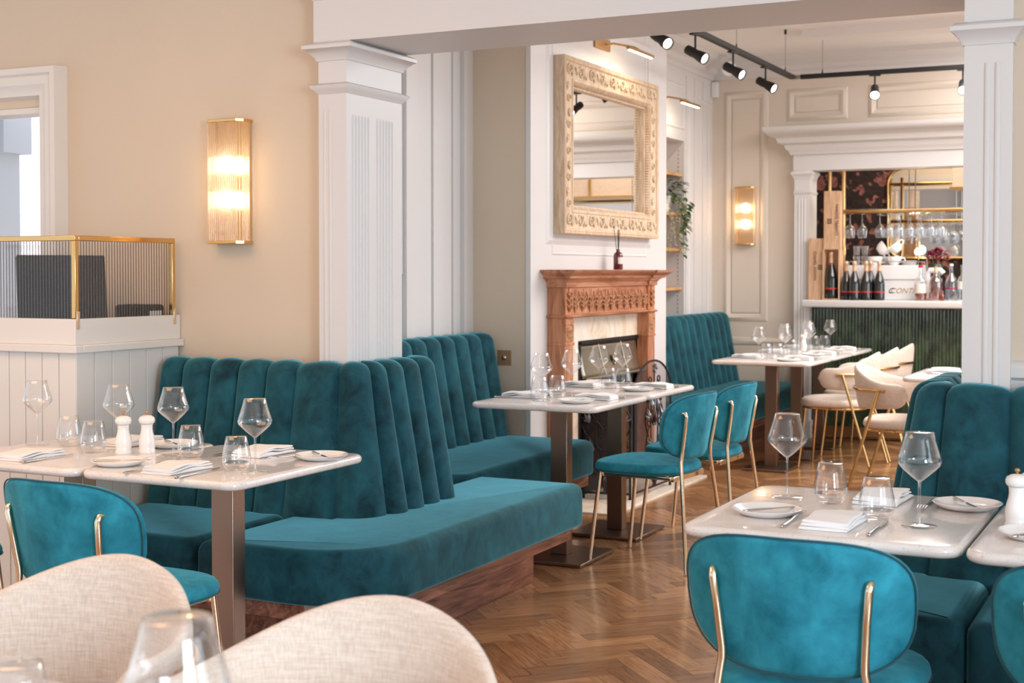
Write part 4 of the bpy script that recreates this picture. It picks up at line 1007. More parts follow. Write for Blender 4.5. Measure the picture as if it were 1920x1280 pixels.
# ================================================================ WALL SCONCES
def sconce(label, x, yw, z0, z1, w, d, n):
    r = thing('wall_sconce', label, 'wall lamp', (x, yw, z0)); H = z1 - z0
    ch = .022; poly = [(-w/2, -.001), (-w/2, -d), (w/2 - ch, -d), (w/2, -d + ch), (w/2, -.001)]
    poly = [(-w/2, -.001), (-w/2, -d + ch), (-w/2 + ch, -d), (w/2 - ch, -d), (w/2, -d + ch), (w/2, -.001)]
    for z in (0, H - .012): 
        m = MB(); m.slab(ccw([(a, b) for a, b in poly]), z, z + .012, .0015, 1, rb=.0015); m.build('cap', 'brass', r)
    MB().box(-w/2 + .012, w/2 - .012, -.008, -.001, .012, H - .012).build('back_plate', 'brass', r)
    m = MB(); rr = .0038
    pts = []
    L = [(-w/2 + .006, -.012), (-w/2 + .006, -d + ch), (-w/2 + ch, -d + .007), (w/2 - ch, -d + .007), (w/2 - .006, -d + ch), (w/2 - .006, -.012)]
    for a, b in zip(L[:-1], L[1:]):
        ln = math.hypot(b[0] - a[0], b[1] - a[1]); k = max(1, round(ln / .0098))
        for i in range(k): pts.append((a[0] + (b[0] - a[0]) * i / k, a[1] + (b[1] - a[1]) * i / k))
    for px, py in pts: m.tube([(px, py, .012), (px, py, H - .012)], rr, n, caps=False)
    m.build('glass_rods', 'rod_glass', r, angle=80)
    for sx in (-1, 1): MB().tube([(sx * (w/2 - .007), -.012, .01), (sx * (w/2 - .007), -.012, H - .01)], .0045, 8).build('side_bar', 'brass', r)
    for zc in (H * .36, H * .64):
        b = MB(); b.lathe([(.0001, -.036), (.018, -.032), (.031, -.014), (.031, .012), (.018, .030), (.0001, .036)], (0, -d * .5, zc), 14); b.build('bulb', 'bulb', r)
        point('sconce_glow', (x, yw - d * .5, z0 + zc), 2.6, (1.0, .66, .36), .036)
    return r
sconce('large brass wall light with glowing ribbed glass rods on the beige wall', -3.440, YW, 1.457, 1.947, .178, .082, 8)
sconce('small glowing ribbed glass wall light on the far panelled wall', -3.365, YF, 1.565, 2.045, .165, .08, 6)

# ================================================================ MIRROR
r = thing('carved_mirror', 'large limewashed carved wood mirror over the fireplace', 'mirror', (XB, 7.92, 1.56))
Y0m, Y1m, Z0m, Z1m = 7.165, 8.685, 1.563, 2.572
def frame_yz(prof, y0, y1, z0, z1):   # prof: (inset, height in +x)
    m = MB(); cs = [(y0, z0, 1, 1), (y1, z0, -1, 1), (y1, z1, -1, -1), (y0, z1, 1, -1), (y0, z0, 1, 1)]
    R = [[(XB + h, y + sy * u, z + sz * u) for u, h in prof] for y, z, sy, sz in cs]
    b = 0; n = len(prof); 
    for q in R: m.v += q
    for i in range(4):
        for k in range(n - 1): m.f.append((i * n + k, i * n + k + 1, (i + 1) * n + k + 1, (i + 1) * n + k))
    return m
frame_yz([(0, .001), (0, .070), (.006, .074), (.012, .070), (.018, .074), (.026, .070), (.030, .062), (.034, .060), (.120, .060), (.124, .066), (.134, .066), (.140, .058), (.156, .030), (.159, .034), (.166, .032), (.169, .014), (.169, .006)], Y0m, Y1m, Z0m, Z1m).build('frame', 'limewash', r, world=True, angle=30)
# carved scrolls, leaves and beading
m = MB()
def scroll(y, z, s, flip, th=.007, turns=1.35):
    pts = []; rr = []
    for i in range(22):
        t = i / 21; a = flip * (t * turns * 2 * PI) + (0 if flip > 0 else PI); R_ = s * (1 - t * .82)
        pts.append((XB + .0635, y + R_ * math.cos(a), z + R_ * math.sin(a))); rr.append(th * (1 - .5 * t))
    m.tube(pts, rr, 6)
def leaf(y, z, ang, L, n=5):
    for k in range(n):
        a = ang + (k - (n - 1) / 2) * .33; l = L * (1 - .16 * abs(k - (n - 1) / 2))
        pts = [(XB + .060, y, z), (XB + .068, y + l * .5 * math.cos(a + .12), z + l * .5 * math.sin(a + .12)), (XB + .064, y + l * math.cos(a), z + l * math.sin(a))]
        m.tube(pts, [.003, .0065, .002], 6)
def border(y0, y1, z0, z1, horiz):
    n = max(2, round(((y1 - y0) if horiz else (z1 - z0)) / .155))
    for i in range(n):
        t = (i + .5) / n; f_ = 1 if i % 2 == 0 else -1
        y = y0 + (y1 - y0) * t if horiz else (y0 + y1) / 2; z = (z0 + z1) / 2 if horiz else z0 + (z1 - z0) * t
        if horiz: scroll(y - .035, z + .002 * f_, .038, f_, .008); leaf(y + .012, z - .032 * f_, PI / 2 * f_, .068); leaf(y + .055, z + .030 * f_, -PI / 2 * f_ + .4, .058, 4)
        else: scroll(y, z - .035, .026, f_, .006); leaf(y - .018 * f_, z + .01, PI / 2 - .25 * f_, .058, 4)
border(Y0m + .04, Y1m - .04, Z1m - .118, Z1m - .036, True); border(Y0m + .04, Y1m - .04, Z0m + .036, Z0m + .118, True)
border(Y0m + .036, Y0m + .118, Z0m + .13, Z1m - .13, False); border(Y1m - .118, Y1m - .036, Z0m + .13, Z1m - .13, False)
m.build('carving', 'carved_lime', r, world=True, angle=60)
m = MB()
def beads(y0, z0, y1, z1):
    L = math.hypot(y1 - y0, z1 - z0); n = int(L / .017)
    for i in range(n):
        t = (i + .5) / n; y = y0 + (y1 - y0) * t; z = z0 + (z1 - z0) * t; hz = abs(y1 - y0) > abs(z1 - z0)
        ny = 0 if hz else (1 if y < 7.9 else -1); nz = 0 if not hz else (1 if z < 2.0 else -1)
        m.tube([(XB + .060, y - ny * .010, z - nz * .010), (XB + .047, y + ny * .004, z + nz * .004), (XB + .036, y + ny * .012, z + nz * .012)], [.004, .0062, .003], 6)
i_ = .144
beads(Y0m + i_, Z0m + i_, Y1m - i_, Z0m + i_); beads(Y0m + i_, Z1m - i_, Y1m - i_, Z1m - i_); beads(Y0m + i_, Z0m + i_, Y0m + i_, Z1m - i_); beads(Y1m - i_, Z0m + i_, Y1m - i_, Z1m - i_)
m.build('beading', 'limewash', r, world=True, angle=60)
MB().box(XB + .004, XB + .007, Y0m + .165, Y1m - .165, Z0m + .165, Z1m - .165).build('mirror_glass', 'mirror', r, world=True)

def picture_light(label, xw, y, z, L):
    r = thing('picture_light', label, 'picture light', (xw, y, z))
    MB().box(.001, .018, -.115, .115, -.036, .036).build('wall_plate', 'antique_brass', r, bevel=.004)
    m = MB(); m.tube([(.018, .05, 0), (.06, .06, .006), (.17, .10, -.018)], .007, 10); m.tube([(.17, .10, -.018), (.20, .12, -.036)], .010, 10); m.build('arm', 'brass', r)
    m = MB(); m.tube([(.205, -.07, -.045), (.205, -.07 + L, -.045)], .012, 12); m.build('shade', 'antique_brass', r)
    MB().box(.197, .213, -.05, -.09 + L, -.0595, -.0565).build('led', 'led_strip', r)
    area('picture_light_beam', (xw + .205, y - .07 + L / 2, z - .064), (0, math.radians(-28), 0), .02, L * .9, 0.7, (1, .84, .62)).rotation_euler = (0, math.radians(28), 0)
    return r
picture_light('brass picture light above the carved mirror', XB, 7.86, 2.735, .42)
picture_light('brass picture light above the shelved recess', XA, 9.90, 2.66, .42)

# ================================================================ FIREPLACE
r = thing('fireplace', 'carved oak fireplace surround with cream marble slips below the mirror', 'fireplace', (XB, 7.9, 0))
XM = -3.17
yl0, yl1, yr0, yr1 = 7.085, 7.20, 8.395, 8.515
for a, b in ((yl0, yl1), (yr0, yr1)):
    m = MB(); m.box(XB + .001, XM, a, b, 0, 1.10)
    fluted = [a + .022 + (b - a - .044) * k / 4 for k in range(5)]
    fluted_face(m, 'x', XM, fluted, .12, .93, .014, .007)
    m.box(XB + .001, XM + .012, a - .008, b + .008, 0, .12); m.box(XB + .001, XM + .006, a - .004, b + .004, .93, .945)
    m.build('jamb', 'mantel_wood', r, world=True, bevel=.002)
    m = MB(); c = (a + b) / 2
    m.lathe([(.045, 0), (.045, .006), (.036, .012), (.028, .006), (.018, .012), (.0001, .016)], n=20, M4=Matrix.Translation((XM, c, 1.015)) @ Matrix.Rotation(PI / 2, 4, 'Y')); m.box(XM - .001, XM + .004, a + .003, b - .003, .955, 1.075)
    m.build('rosette', 'carved_oak', r, world=True)
m = MB(); m.box(XB + .001, XM - .014, yl1 - .01, yr0 + .01, 1.087, 1.30); m.build('frieze_board', 'mantel_wood_y', r, world=True)
m = MB(); ny = 11
for i in range(ny):
    y = yl1 + .05 + (yr0 - yl1 - .10) * i / (ny - 1); x = XM - .013
    m.tube([(x, y, 1.112), (x + .010, y, 1.17), (x + .008, y, 1.245)], [.004, .007, .003], 6)
    for s in (-1, 1):
        for q, (dy, dz, L) in enumerate(((.012, 1.12, .05), (.014, 1.145, .045), (.012, 1.175, .038))):
            m.tube([(x, y + s * .004, dz), (x + .012, y + s * (dy + .012), dz + L * .6), (x + .004, y + s * (dy + .028), dz + L * .75), (x + .002, y + s * (dy + .030), dz + L * .4)], [.004, .0075, .005, .002], 6)
    if i < ny - 1:
        yc = y + (yr0 - yl1 - .10) / (ny - 1) / 2; m.tube([(x, yc, 1.16), (x + .012, yc, 1.20), (x + .002, yc, 1.235)], [.003, .008, .002], 6)
m.box(XM - .016, XM - .009, yl1 + .01, yr0 - .01, 1.095, 1.112); m.build('frieze_carving', 'carved_oak', r, world=True, angle=60)
for a, b in ((yl0, yl1), (yr0, yr1)):
    m = MB(); m.box(XB + .001, XM, a, b, 1.10, 1.262); m.build('frieze_block', 'mantel_wood', r, world=True, bevel=.002)
    m = MB(); c = (a + b) / 2
    for z in (1.14, 1.175, 1.21):
        for s in (-1, 1): m.tube([(XM + .001, c, z - .02), (XM + .010, c + s * .02, z + .004), (XM + .003, c + s * .034, z + .018)], [.004, .008, .002], 6)
    m.lathe([(.018, 0), (.018, .006), (.0001, .010)], n=14, M4=Matrix.Translation((XM, c, 1.238)) @ Matrix.Rotation(PI / 2, 4, 'Y')); m.build('block_carving', 'carved_oak', r, world=True)
def brk(z, prof, nm, mat='mantel_wood_y'):      # breakfront moulding stepping round both jambs
    e = .012; P = [(XB, yr1, z), (XM, yr1, z), (XM, yr0, z), (XM - e, yr0, z), (XM - e, yl1, z), (XM, yl1, z), (XM, yl0, z), (XB, yl0, z)]
    m = MB(); m.sweep(prof, P[::-1] if False else P); return m
mold = brk(1.082, [(-.004, 0), (.010, .003), (.016, .010), (.010, .018), (-.004, .021)], '')
mold.v = mold.v; mold.build('astragal', 'mantel_wood_y', r, world=True, angle=50)
brk(1.255, [(-.004, 0), (.012, .004), (.014, .03), (.034, .048), (.036, .058), (-.004, .058)], '').build('bed_moulding', 'mantel_wood_y', r, world=True, angle=40)
brk(1.305, [(-.004, -.003), (.045, 0), (.055, .004), (.058, .018), (.066, .022), (.080, .030), (.098, .042), (.102, .052), (-.004, .053)], '').build('mantelshelf', 'mantel_wood_y', r, world=True, angle=40)
MB().box(XB + .001, XM - .02, yl0 + .01, yr1 - .01, 1.304, 1.3575).build('shelf_core', 'mantel_wood_y', r, world=True)
m = MB(); xs = XB + .035; m.box(XB + .001, xs, yl1, 7.46, 0, 1.085); m.box(XB + .001, xs, 8.42, yr0, 0, 1.085); m.box(XB + .001, xs, 7.46, 8.42, .92, 1.085); m.build('marble_slips', 'marble_cream', r, world=True)
m = MB(); xo = xs + .010
for q in ((7.44, 7.465, .0, .935), (8.415, 8.44, .0, .935), (7.44, 8.44, .915, .94)): m.box(xs - .03, xo, q[0], q[1], q[2], q[3])
m.build('insert_frame', 'iron', r, world=True, bevel=.003)
m = MB()
def hood(u, v): y = 7.465 + .95 * u; z = .915 - .20 * v; return (xs - .01 + .055 * v ** 1.5 * (1 - (2 * u - 1) ** 4 * .5), y, z - .03 * (1 - (2 * u - 1) ** 2) * 0)
m.grid(hood, 25, 9); hd_ = m.build('hood', 'hood_metal', r, world=True, solid=.004)
m = MB(); m.tube([(xs + .05, 7.47, .715), (xs + .055, 7.94, .715), (xs + .05, 8.41, .715)], .010, 8)
for y in (7.76, 8.12): m.tube([(xs - .008, y, .91), (xs + .02, y, .80), (xs + .05, y, .715)], .004, 6)
m.build('hood_trim', 'hood_metal', r, world=True)
m = MB(); m.lathe([(.008, 0), (.016, .006), (.007, .014), (.010, .022), (.030, .040), (.032, .056), (.020, .062), (.010, .074), (.012, .082), (.0001, .09)], (xs + .028, 7.94, .775), 14, sx=.6)
m.build('urn_emblem', 'hood_metal', r, world=True)
m = MB(); m.slab(rrect(XB + .0, -2.87, 7.06, 8.70, .004, 2), .0, .012, .003, 2, rb=0); m.build('hearth', 'marble_cream', r, world=True)

# fire screen: arched centre panel and a folded wing
r = thing('fire_screen', 'black wrought-iron fire screen with scrolling leaves and arched top', 'fire screen', (-3.0, 7.8, .0125))
def screen_panel(x_of, y_of, W, H, arch, nm):
    P = lambda u, z, o=0: (x_of(u, o), y_of(u, o), z)
    top = [(u, H + (arch * math.sin(math.acos(min(1, abs(2 * u / W - 1)))) if arch else 0)) for u in [W * (1 - math.cos(PI * k / 24)) / 2 for k in range(25)]]
    m = MB(); ring = [P(0, .04)] + [P(u, z) for u, z in top] + [P(W, .04)]; m.tube(ring, .0065, 8); m.tube([P(0, .045), P(W, .045)], .0065, 8)
    for u in (0, W): m.tube([P(u, .002), P(u, .05)], [.010, .007], 8)
    fr = m.build(nm, 'iron', r, world=True)
    g = MB(); b = 0; g.v = [P(u, .045) for u, z in top] + [P(u, z) for u, z in top]; n = len(top)
    g.f = [(i, i + 1, n + i + 1, n + i) for i in range(n - 1)]; g.build('mesh_panel', 'mesh_gauze', fr, world=False).location = (0, 0, 0)
    s = MB(); l = MB(); c = W / 2
    for q in (-1, 1):
        for (du, z0, hh, w) in ((.02, .12, .30, .11), (.03, .30, .26, .12), (.015, .42, .26, .09), (.01, .10, .52, .05)):
            pts = []
            for i in range(14):
                t = i / 13; pts.append(P(c + q * (du + w * math.sin(t * PI * .8)), z0 + hh * t, .010))
            s.tube(pts, .0045, 6)
            e = pts[-1]; sp = []
            u0 = c + q * (du + w * math.sin(PI * .8)); z1 = z0 + hh
            for i in range(16):
                t = i / 15; a = t * 2.2 * PI; sp.append(P(u0 - q * .032 * (1 - t * .7) * math.sin(a) * -1, z1 + .032 * (1 - t * .7) * (1 - math.cos(a)) * .8, .010))
            s.tube(sp, .004, 6)
        for (du, z, L, an) in ((.07, .30, .07, .6), (.10, .46, .06, 1.0), (.06, .60, .05, .7), (.11, .20, .07, -.2), (.05, .52, .06, 1.6)):
            for k in (-1, 0, 1):
                a = an + k * .5; l.tube([P(c + q * du, z, .012), P(c + q * (du + L * .5 * math.cos(a)), z + L * .5 * math.sin(a), .018), P(c + q * (du + L * math.cos(a)), z + L * math.sin(a), .012)], [.005, .012, .002], 6)
    top_z = H + arch * .75
    if arch:
        for (du, z) in ((0, top_z), (-.07, top_z - .10), (.07, top_z - .10), (0, top_z - .16)):
            s.tube([P(c + du * .2, H * .7, .01), P(c + du, z, .01)], .004, 6)
            for k in range(5): a = k * 2 * PI / 5; l.tube([P(c + du, z, .012), P(c + du + .026 * math.cos(a), z + .026 * math.sin(a), .014)], [.004, .010], 6)
    s.lathe([(.03, 0), (.02, .02), (.045, .05), (.05, .08), (.03, .10)], P(c, .05, .012), 12, sx=.4)
    s.build('scrollwork', 'iron', r, world=True); l.build('leaves', 'pewter', r, world=True)
screen_panel(lambda u, o: -2.945 + o, lambda u, o: 7.57 + u, .62, .62, .19, 'centre_frame')
screen_panel(lambda u, o: -3.235 + u * .985, lambda u, o: 7.50 + u * .16 - o, .28, .60, .0, 'wing_frame')

r = thing('reed_diffuser', 'dark red bottle diffuser with black reeds on the mantelshelf', 'diffuser', (-3.19, 7.925, 1.3585))
MB().lathe([(.026, 0), (.029, .003), (.029, .085), (.026, .098), (.014, .108), (.011, .112), (.011, .125)], n=24).build('bottle', 'red_glass', r, angle=50)
m = MB(); m.v = []; m.grid(lambda u, v: (.0295 * math.cos(-1.2 + 1.6 * u), .0295 * math.sin(-1.2 + 1.6 * u), .035 + .04 * v), 8, 2); m.build('label', 'cream_label', r)
for dx, dy in ((-.01, -.040), (.0, .022), (.01, -.030), (-.012, .036)):
    MB().tube([(0, 0, .03), (dx, dy, .245)], .0018, 6).build('reed', 'black', r)

r = thing('wall_socket', 'square brass wall plate on the beige chimney side', 'socket', (-3.437, YB0 - .0065, .87))
M['socket_bronze'] = simple('socket_bronze', rgb(168, 132, 98), 0.45, 0.2)
MB().box(-.042, .042, -.006, 0, -.042, .042).build('plate', 'socket_bronze', r, bevel=.002)
MB().lathe([(.013, 0), (.013, .004), (.009, .006), (.006, .012), (.0001, .014)], n=16, M4=Matrix.Translation((0, -.006, 0)) @ Matrix.Rotation(PI / 2, 4, 'X')).build('button', 'steel', r)

# ================================================================ SHELVED RECESS
SHZ = (1.222, 1.531, 1.806, 2.12)
for k, z in enumerate(SHZ):
    o = MB().box(XA - .298, XA - .012, R0 + .002, R1 - .002, z - .024, z).build('recess_shelf', 'shelf_oak', bevel=.002)
    tag(o, ('lowest oak shelf, holding the teal vase', 'oak shelf just below the trailing plant tips', 'oak shelf carrying the trailing plant', 'topmost oak shelf in the recess')[k], 'shelf', 'oak shelves in the recess')
m = MB()
for z in [1.02 + .032 * i for i in range(41)]:
    for x in (XA - .25, XA - .05): m.box(x - .004, x + .004, R1 - .003, R1 - .0005, z, z + .010)
st(m, 'trim_11', 'brushed_steel', 'steel shelf pegs strips in the recess side')
r = thing('trailing_plant', 'variegated trailing plant hanging from the oak shelf', 'plant', (XA - .12, 10.30, 1.8065))
MB().lathe([(.05, 0), (.06, .01), (.075, .12), (.078, .13), (.070, .13), (.066, .02), (.0001, .015)], n=20).build('pot', 'china', r, angle=50)
rnd = random.Random(5)
def leafmesh(mb, p, d, L, w):
    d = Vector(d).normalized(); up = Vector((0, 0, 1)); s = d.cross(up); s = s.normalized() if s.length > .01 else Vector((1, 0, 0)); nn = s.cross(d); b = len(mb.v); p = Vector(p)
    ts = [0, .25, .55, .85, 1]; ws = [.15, .85, 1, .5, .02]
    for t, q in zip(ts, ws):
        for e, zz_ in ((-1, .0), (0, -.12), (1, 0)): mb.v.append(tuple(p + d * L * t + s * e * w * q + nn * (zz_ * w * q - .25 * L * t * t)))
    for i in range(4):
        for k in range(2): mb.f.append((b + i * 3 + k, b + i * 3 + k + 1, b + i * 3 + 4 + k, b + i * 3 + 3 + k))
A = MB(); B = MB(); ST = MB()
for i in range(110):
    a = rnd.uniform(0, 2 * PI); el = rnd.uniform(-.2, 1.2); R_ = rnd.uniform(.03, .17)
    p = (R_ * math.cos(a) + .03, R_ * math.sin(a) * 1.1 - .02, .11 + rnd.uniform(0, .14)); leafmesh(A if rnd.random() < .7 else B, p, (math.cos(a), math.sin(a), el - .3), rnd.uniform(.04, .075), rnd.uniform(.014, .024))
for (x, y, L, big) in ((.13, .08, .38, 1), (.15, .12, .52, 1), (.14, .15, .44, 1), (.16, .04, .33, 1), (.13, -.05, .42, 0), (.12, -.12, .50, 0), (.14, .0, .30, 0), (.13, -.18, .36, 0), (.15, .18, .28, 1)):
    pts = []
    for k in range(12):
        t = k / 11; pts.append((x * min(1, t * 4) + .012 * math.sin(t * 9 + y * 30), y + .03 * math.sin(t * 5 + x * 40), .13 - L * max(0, t - .12)))
    ST.tube(pts, .0018, 5)
    for k in range(2, 12):
        for q in range(2 if big else 3):
            a = rnd.uniform(-1.2, 1.6); t = pts[k]; leafmesh(A if big and rnd.random() < .75 else B, (t[0], t[1], t[2] + rnd.uniform(-.01, .02)), (math.cos(a), math.sin(a), -.5), rnd.uniform(.038, .06) if big else rnd.uniform(.014, .024), rnd.uniform(.013, .020) if big else .007)
A.build('green_leaves', 'leaf_green', r, angle=80); B.build('pale_leaves', 'leaf_pale', r, angle=80); ST.build('stems', 'leaf_pale', r)
o = MB().lathe([(.03, 0), (.05, .004), (.055, .02), (.045, .03), (.04, .045), (.036, .045), (.04, .03), (.0001, .012)], (XA - .05, 9.98, 1.8065), 20).build('brass_bowl', 'brass', angle=50); tag(o, 'small brass bowl under the plant on the oak shelf', 'bowl')
o = MB().lathe([(.045, 0), (.05, .008), (.095, .05), (.12, .085), (.105, .115), (.055, .14), (.03, .150), (.032, .165), (.026, .165), (.024, .15), (.0001, .14)], (XA - .10, 9.98, 1.2225), 8).build('teal_vase', 'teal_glaze', angle=20); tag(o, 'glossy faceted teal vase on the lowest oak shelf', 'vase')
o = MB().lathe([(.03, 0), (.035, .01), (.05, .04), (.03, .06), (.0001, .065)], (XA - .08, 9.84, 1.5315), 16).build('teal_dish', 'teal_glaze', angle=50); tag(o, 'small teal dish on the second oak shelf, mostly hidden', 'dish')
r = thing('motion_sensor', 'small white alarm sensor high in the corner of the far wall', 'sensor', (XA + .03, YF - .03, 2.86), math.radians(0))
MB().box(-.028, .028, -.022, .028, -.065, .065).build('housing', 'plastic_white', r, bevel=.006); MB().box(-.016, .016, -.0245, -.0222, -.045, -.010).build('lens', 'china', r)
r = thing('corner_speaker', 'white round speaker on a bracket in the ceiling corner', 'speaker', (XA + .24, YF - .34, 2.992), math.radians(35)); r.scale = (.65,) * 3
MB().lathe([(.045, -.06), (.075, -.04), (.09, 0), (.092, .05), (.08, .055), (.0001, .045)], n=24, M4=Matrix.Rotation(math.radians(112), 4, 'X')).build('body', 'plastic_white', r, angle=50); MB().tube([(0, .03, .03), (0, .08, .12), (0, .08, .165)], .012, 8).build('bracket', 'plastic_white', r)

# ================================================================ TRACK LIGHTS
ZR = 2.78; TXC, TYC = -2.70, 10.15
r = thing('lighting_track', 'black ceiling track with a corner, hung on thin wires', 'track', (TXC, TYC, ZR))
MB().box(TXC - .018, TXC + .018, 6.2, TYC - .02, ZR - .016, ZR + .016).build('rail', 'black', r, world=True, bevel=.002)
MB().box(TXC + .06, -1.40, TYC - .018, TYC + .018, ZR - .016, ZR + .016).build('rail', 'black', r, world=True, bevel=.002)
MB().box(TXC - .018, TXC + .06, TYC - .02, TYC + .02, ZR - .014, ZR + .014).build('corner_joint', 'brushed_steel', r, world=True)
for x, y in ((TXC, 9.94), (TXC, 8.75), (TXC + .22, TYC), (-1.47, TYC)):
    w = MB().tube([(x, y, ZR + .016), (x, y, ZC2)], .0012, 5).build('suspension_wire', 'iron', r, world=True)
    MB().lathe([(.009, 0), (.009, .03), (.004, .034)], (x, y, ZC2 - .034), 8).lathe([(.007, 0), (.003, .03)], (x, y, ZR + .016), 8).build('wire_fixing', 'black', w)
def mk_spot(hot):
    root = thing('track_spotlight', '', 'spotlight', group='black spotlights clipped to the ceiling track')
    m = MB(); m.tube([(0, 0, -.016), (0, 0, -.125)], .0065, 8); m.box(-.016, .016, -.04, .04, -.026, -.0165); m.build('stem', 'black', root)
    R4 = Matrix.Translation((0, 0, -.135)) @ Matrix.Rotation(math.radians(118), 4, 'Y')
    MB().lathe([(.0001, -.075), (.020, -.075), (.028, -.068), (.029, -.02), (.026, .0), (.034, .05), (.036, .085), (.031, .085), (.026, .06), (.0001, .055)], n=20, M4=R4).build('shade', 'black', root, angle=45)
    MB().lathe([(.0001, .072), (.029, .072), (.030, .076), (.0001, .078)], n=20, M4=R4).build('lens', 'spot_lens_hot' if hot else 'spot_lens', root)
    return root
protos['spot'] = (mk_spot(False), False); protos['hot'] = (mk_spot(True), False)
SPG = 'black spotlights clipped to the ceiling track'
for y, lb in ((7.93, 'leftmost black spotlight fully in view on the track'), (8.68, 'middle one of the three black spotlights before the track corner'), (9.43, 'black spotlight nearest the track corner')):
    place('spot', (TXC, y, ZR), math.radians(-20), lb, SPG)
place('spot', (TXC, 7.33, ZR), math.radians(-35), 'spotlight cut off by the underside of the beam', SPG)
place('hot', (-2.10, TYC, ZR), math.radians(-78), 'glaring white spotlight over the header, left one of the two', SPG)
place('hot', (-1.49, TYC, ZR), math.radians(-82), 'glaring white spotlight beside the right-hand pilaster', SPG)

# ================================================================ THE BAR
YB = 11.08; ZB = 1.1205
def mk_fizz():
    root = thing('champagne_bottle', '', 'bottle')
    MB().lathe([(.036, 0), (.043, .004), (.0435, .012), (.0435, .125), (.040, .150), (.030, .185), (.020, .212), (.0165, .226), (.0165, .232)], n=24).build('body', 'dark_glass', root, angle=50)
    MB().lathe([(.0168, .222), (.0155, .250), (.0150, .282), (.0165, .284), (.0165, .300), (.012, .306), (.0001, .308)], n=20).build('foil_neck', 'foil', root, angle=50)
    MB().lathe([(.0172, .218), (.0178, .219), (.0170, .226)], n=20).build('collar', 'red', root)
    MB().lathe([(.0439, .060), (.0441, .060), (.0441, .070), (.0439, .070)], n=24).build('red_band', 'red', root)
    m = MB(); m.grid(lambda u, v: (.0441 * math.cos(-2.6 + 1.4 * u), .0441 * math.sin(-2.6 + 1.4 * u), .03 + .03 * v), 8, 2); m.build('label', 'black', root)
    return root
protos['fizz'] = (mk_fizz(), False)
for x, dy, lb in ((-2.500, 0, 'leftmost dark champagne bottle in the row on the bar'), (-2.425, -.05, 'second dark champagne bottle from the left on the bar'), (-2.338, -.03, 'third dark champagne bottle from the left, hiding another behind it'), (-2.322, .06, 'dark champagne bottle standing behind the row on the bar'), (-2.240, -.01, 'dark champagne bottle right of the row, next to the white machine')):
    place('fizz', (x, YB + dy - .03, ZB), 0, lb, 'champagne bottles on the bar')
# two wooden bottle crates and the magnum
r = thing('wine_crate', 'open pine bottle crate standing upright on the bar with a big bottle in it', 'crate', (-2.615, YB + .0, ZB))
m = MB(); m.box(-.068, -.058, -.06, .06, 0, .40); m.box(.058, .068, -.06, .06, 0, .40); m.box(-.058, .058, .05, .06, 0, .40); m.box(-.058, .058, -.06, .05, 0, .010); m.build('box', 'crate_wood', r)
o = place('fizz', (-2.625, YB - .006, ZB + .0105), 0, 'large dark bottle standing inside the open crate', 'champagne bottles on the bar'); o.scale = (1.18, 1.18, 1.22)
r = thing('crate_lid', 'pine crate lid with burnt lettering standing above the open crate', 'lid', (-2.612, YB - .01, ZB + .40))
MB().box(-.066, .066, -.04, .04, .0005, .465).build('board', 'crate_wood', r, bevel=.002)
text_mesh('lettering', 'CHAPEL DOWN', .034, 'dark_print', r, (.040, -.0415, .235), (PI / 2, -PI / 2, 0))
m = MB()
for k in range(9): m.box(-.038 + .013 * (k % 3), -.028 + .013 * (k % 3), -.0415, -.0402, .205 + .015 * (k // 3), .216 + .015 * (k // 3))
m.build('emblem', 'dark_print', r)
r = thing('narrow_crate', 'tall closed pine bottle crate with burnt lettering beside the pilaster', 'crate', (-2.742, YB + .02, ZB))
MB().box(-.062, .062, -.05, .05, 0, .49).build('box', 'crate_wood', r, bevel=.002)
text_mesh('lettering', 'CHAPEL DOWN', .032, 'dark_print', r, (-.01, -.0515, .27), (PI / 2, PI / 2, 0))
m = MB()
for k in range(9): m.box(.016 + .012 * (k % 3), .025 + .012 * (k % 3), -.0515, -.0502, .24 + .014 * (k // 3), .25 + .014 * (k // 3))
m.build('emblem', 'dark_print', r)
# coffee machine
r = thing('coffee_machine', 'white coffee machine on the bar with slanted lettering', 'coffee machine', (-2.235, YB + .22, ZB + .0))
m = MB(); m.box(-.285, .285, -.13, .16, 0, .155); m.box(-.295, .295, -.14, .18, .162, .275); m.box(-.28, .28, -.13, .15, .153, .165); m.build('housing', 'plastic_white', r, bevel=.008)
text_mesh('lettering', 'CONTI', .058, 'gold_print', r, (.145, -.1315, .072), (PI / 2, 0, 0), shear=.35); text_mesh('lettering_initial', 'C', .06, 'black', r, (.058, -.1322, .072), (PI / 2, 0, 0), shear=.35)
m = MB()
for y in (-.13, .15): m.tube([(-.27, y, .277), (-.27, y, .305), (.27, y, .305), (.27, y, .277)], .004, 8)
m.build('cup_rail', 'steel', r)
def mk_cup():
    root = thing('coffee_cup', '', 'cup')
    MB().lathe([(.0001, .003), (.022, 0), (.026, .004), (.040, .022), (.046, .045), (.047, .056), (.0455, .056), (.043, .040), (.030, .014), (.0001, .010)], n=24).build('bowl', 'china', root, angle=50)
    MB().tube([(.042, 0, .046), (.062, 0, .046), (.066, 0, .032), (.055, 0, .020), (.036, 0, .018)], .0045, 8).build('handle', 'china', root); return root
protos['cup'] = (mk_cup(), False); CG = 'white cups on the coffee machine'; zt = ZB + .276
for x, y, dz, tilt, lb in ((-2.32, 0, 0, 0, 'upright white cup at the left end of the coffee machine top'), (-2.30, .0, .078, 1.0, 'white cup tipped on its side on the left stack'), (-2.17, 0, 0, 0, 'upright white cup in the middle stack on the coffee machine'), (-2.135, 0, .080, -.75, 'white cup tipped over on the middle stack'), (-2.245, .10, 0, 0, 'white cup behind, between the two cup stacks')):
    o = place('cup', (x, YB + .20 + y, zt + dz + (.030 if tilt else 0)), 0, lb, CG); o.rotation_euler = (0, tilt, 0.3); o.scale = (1.25,) * 3
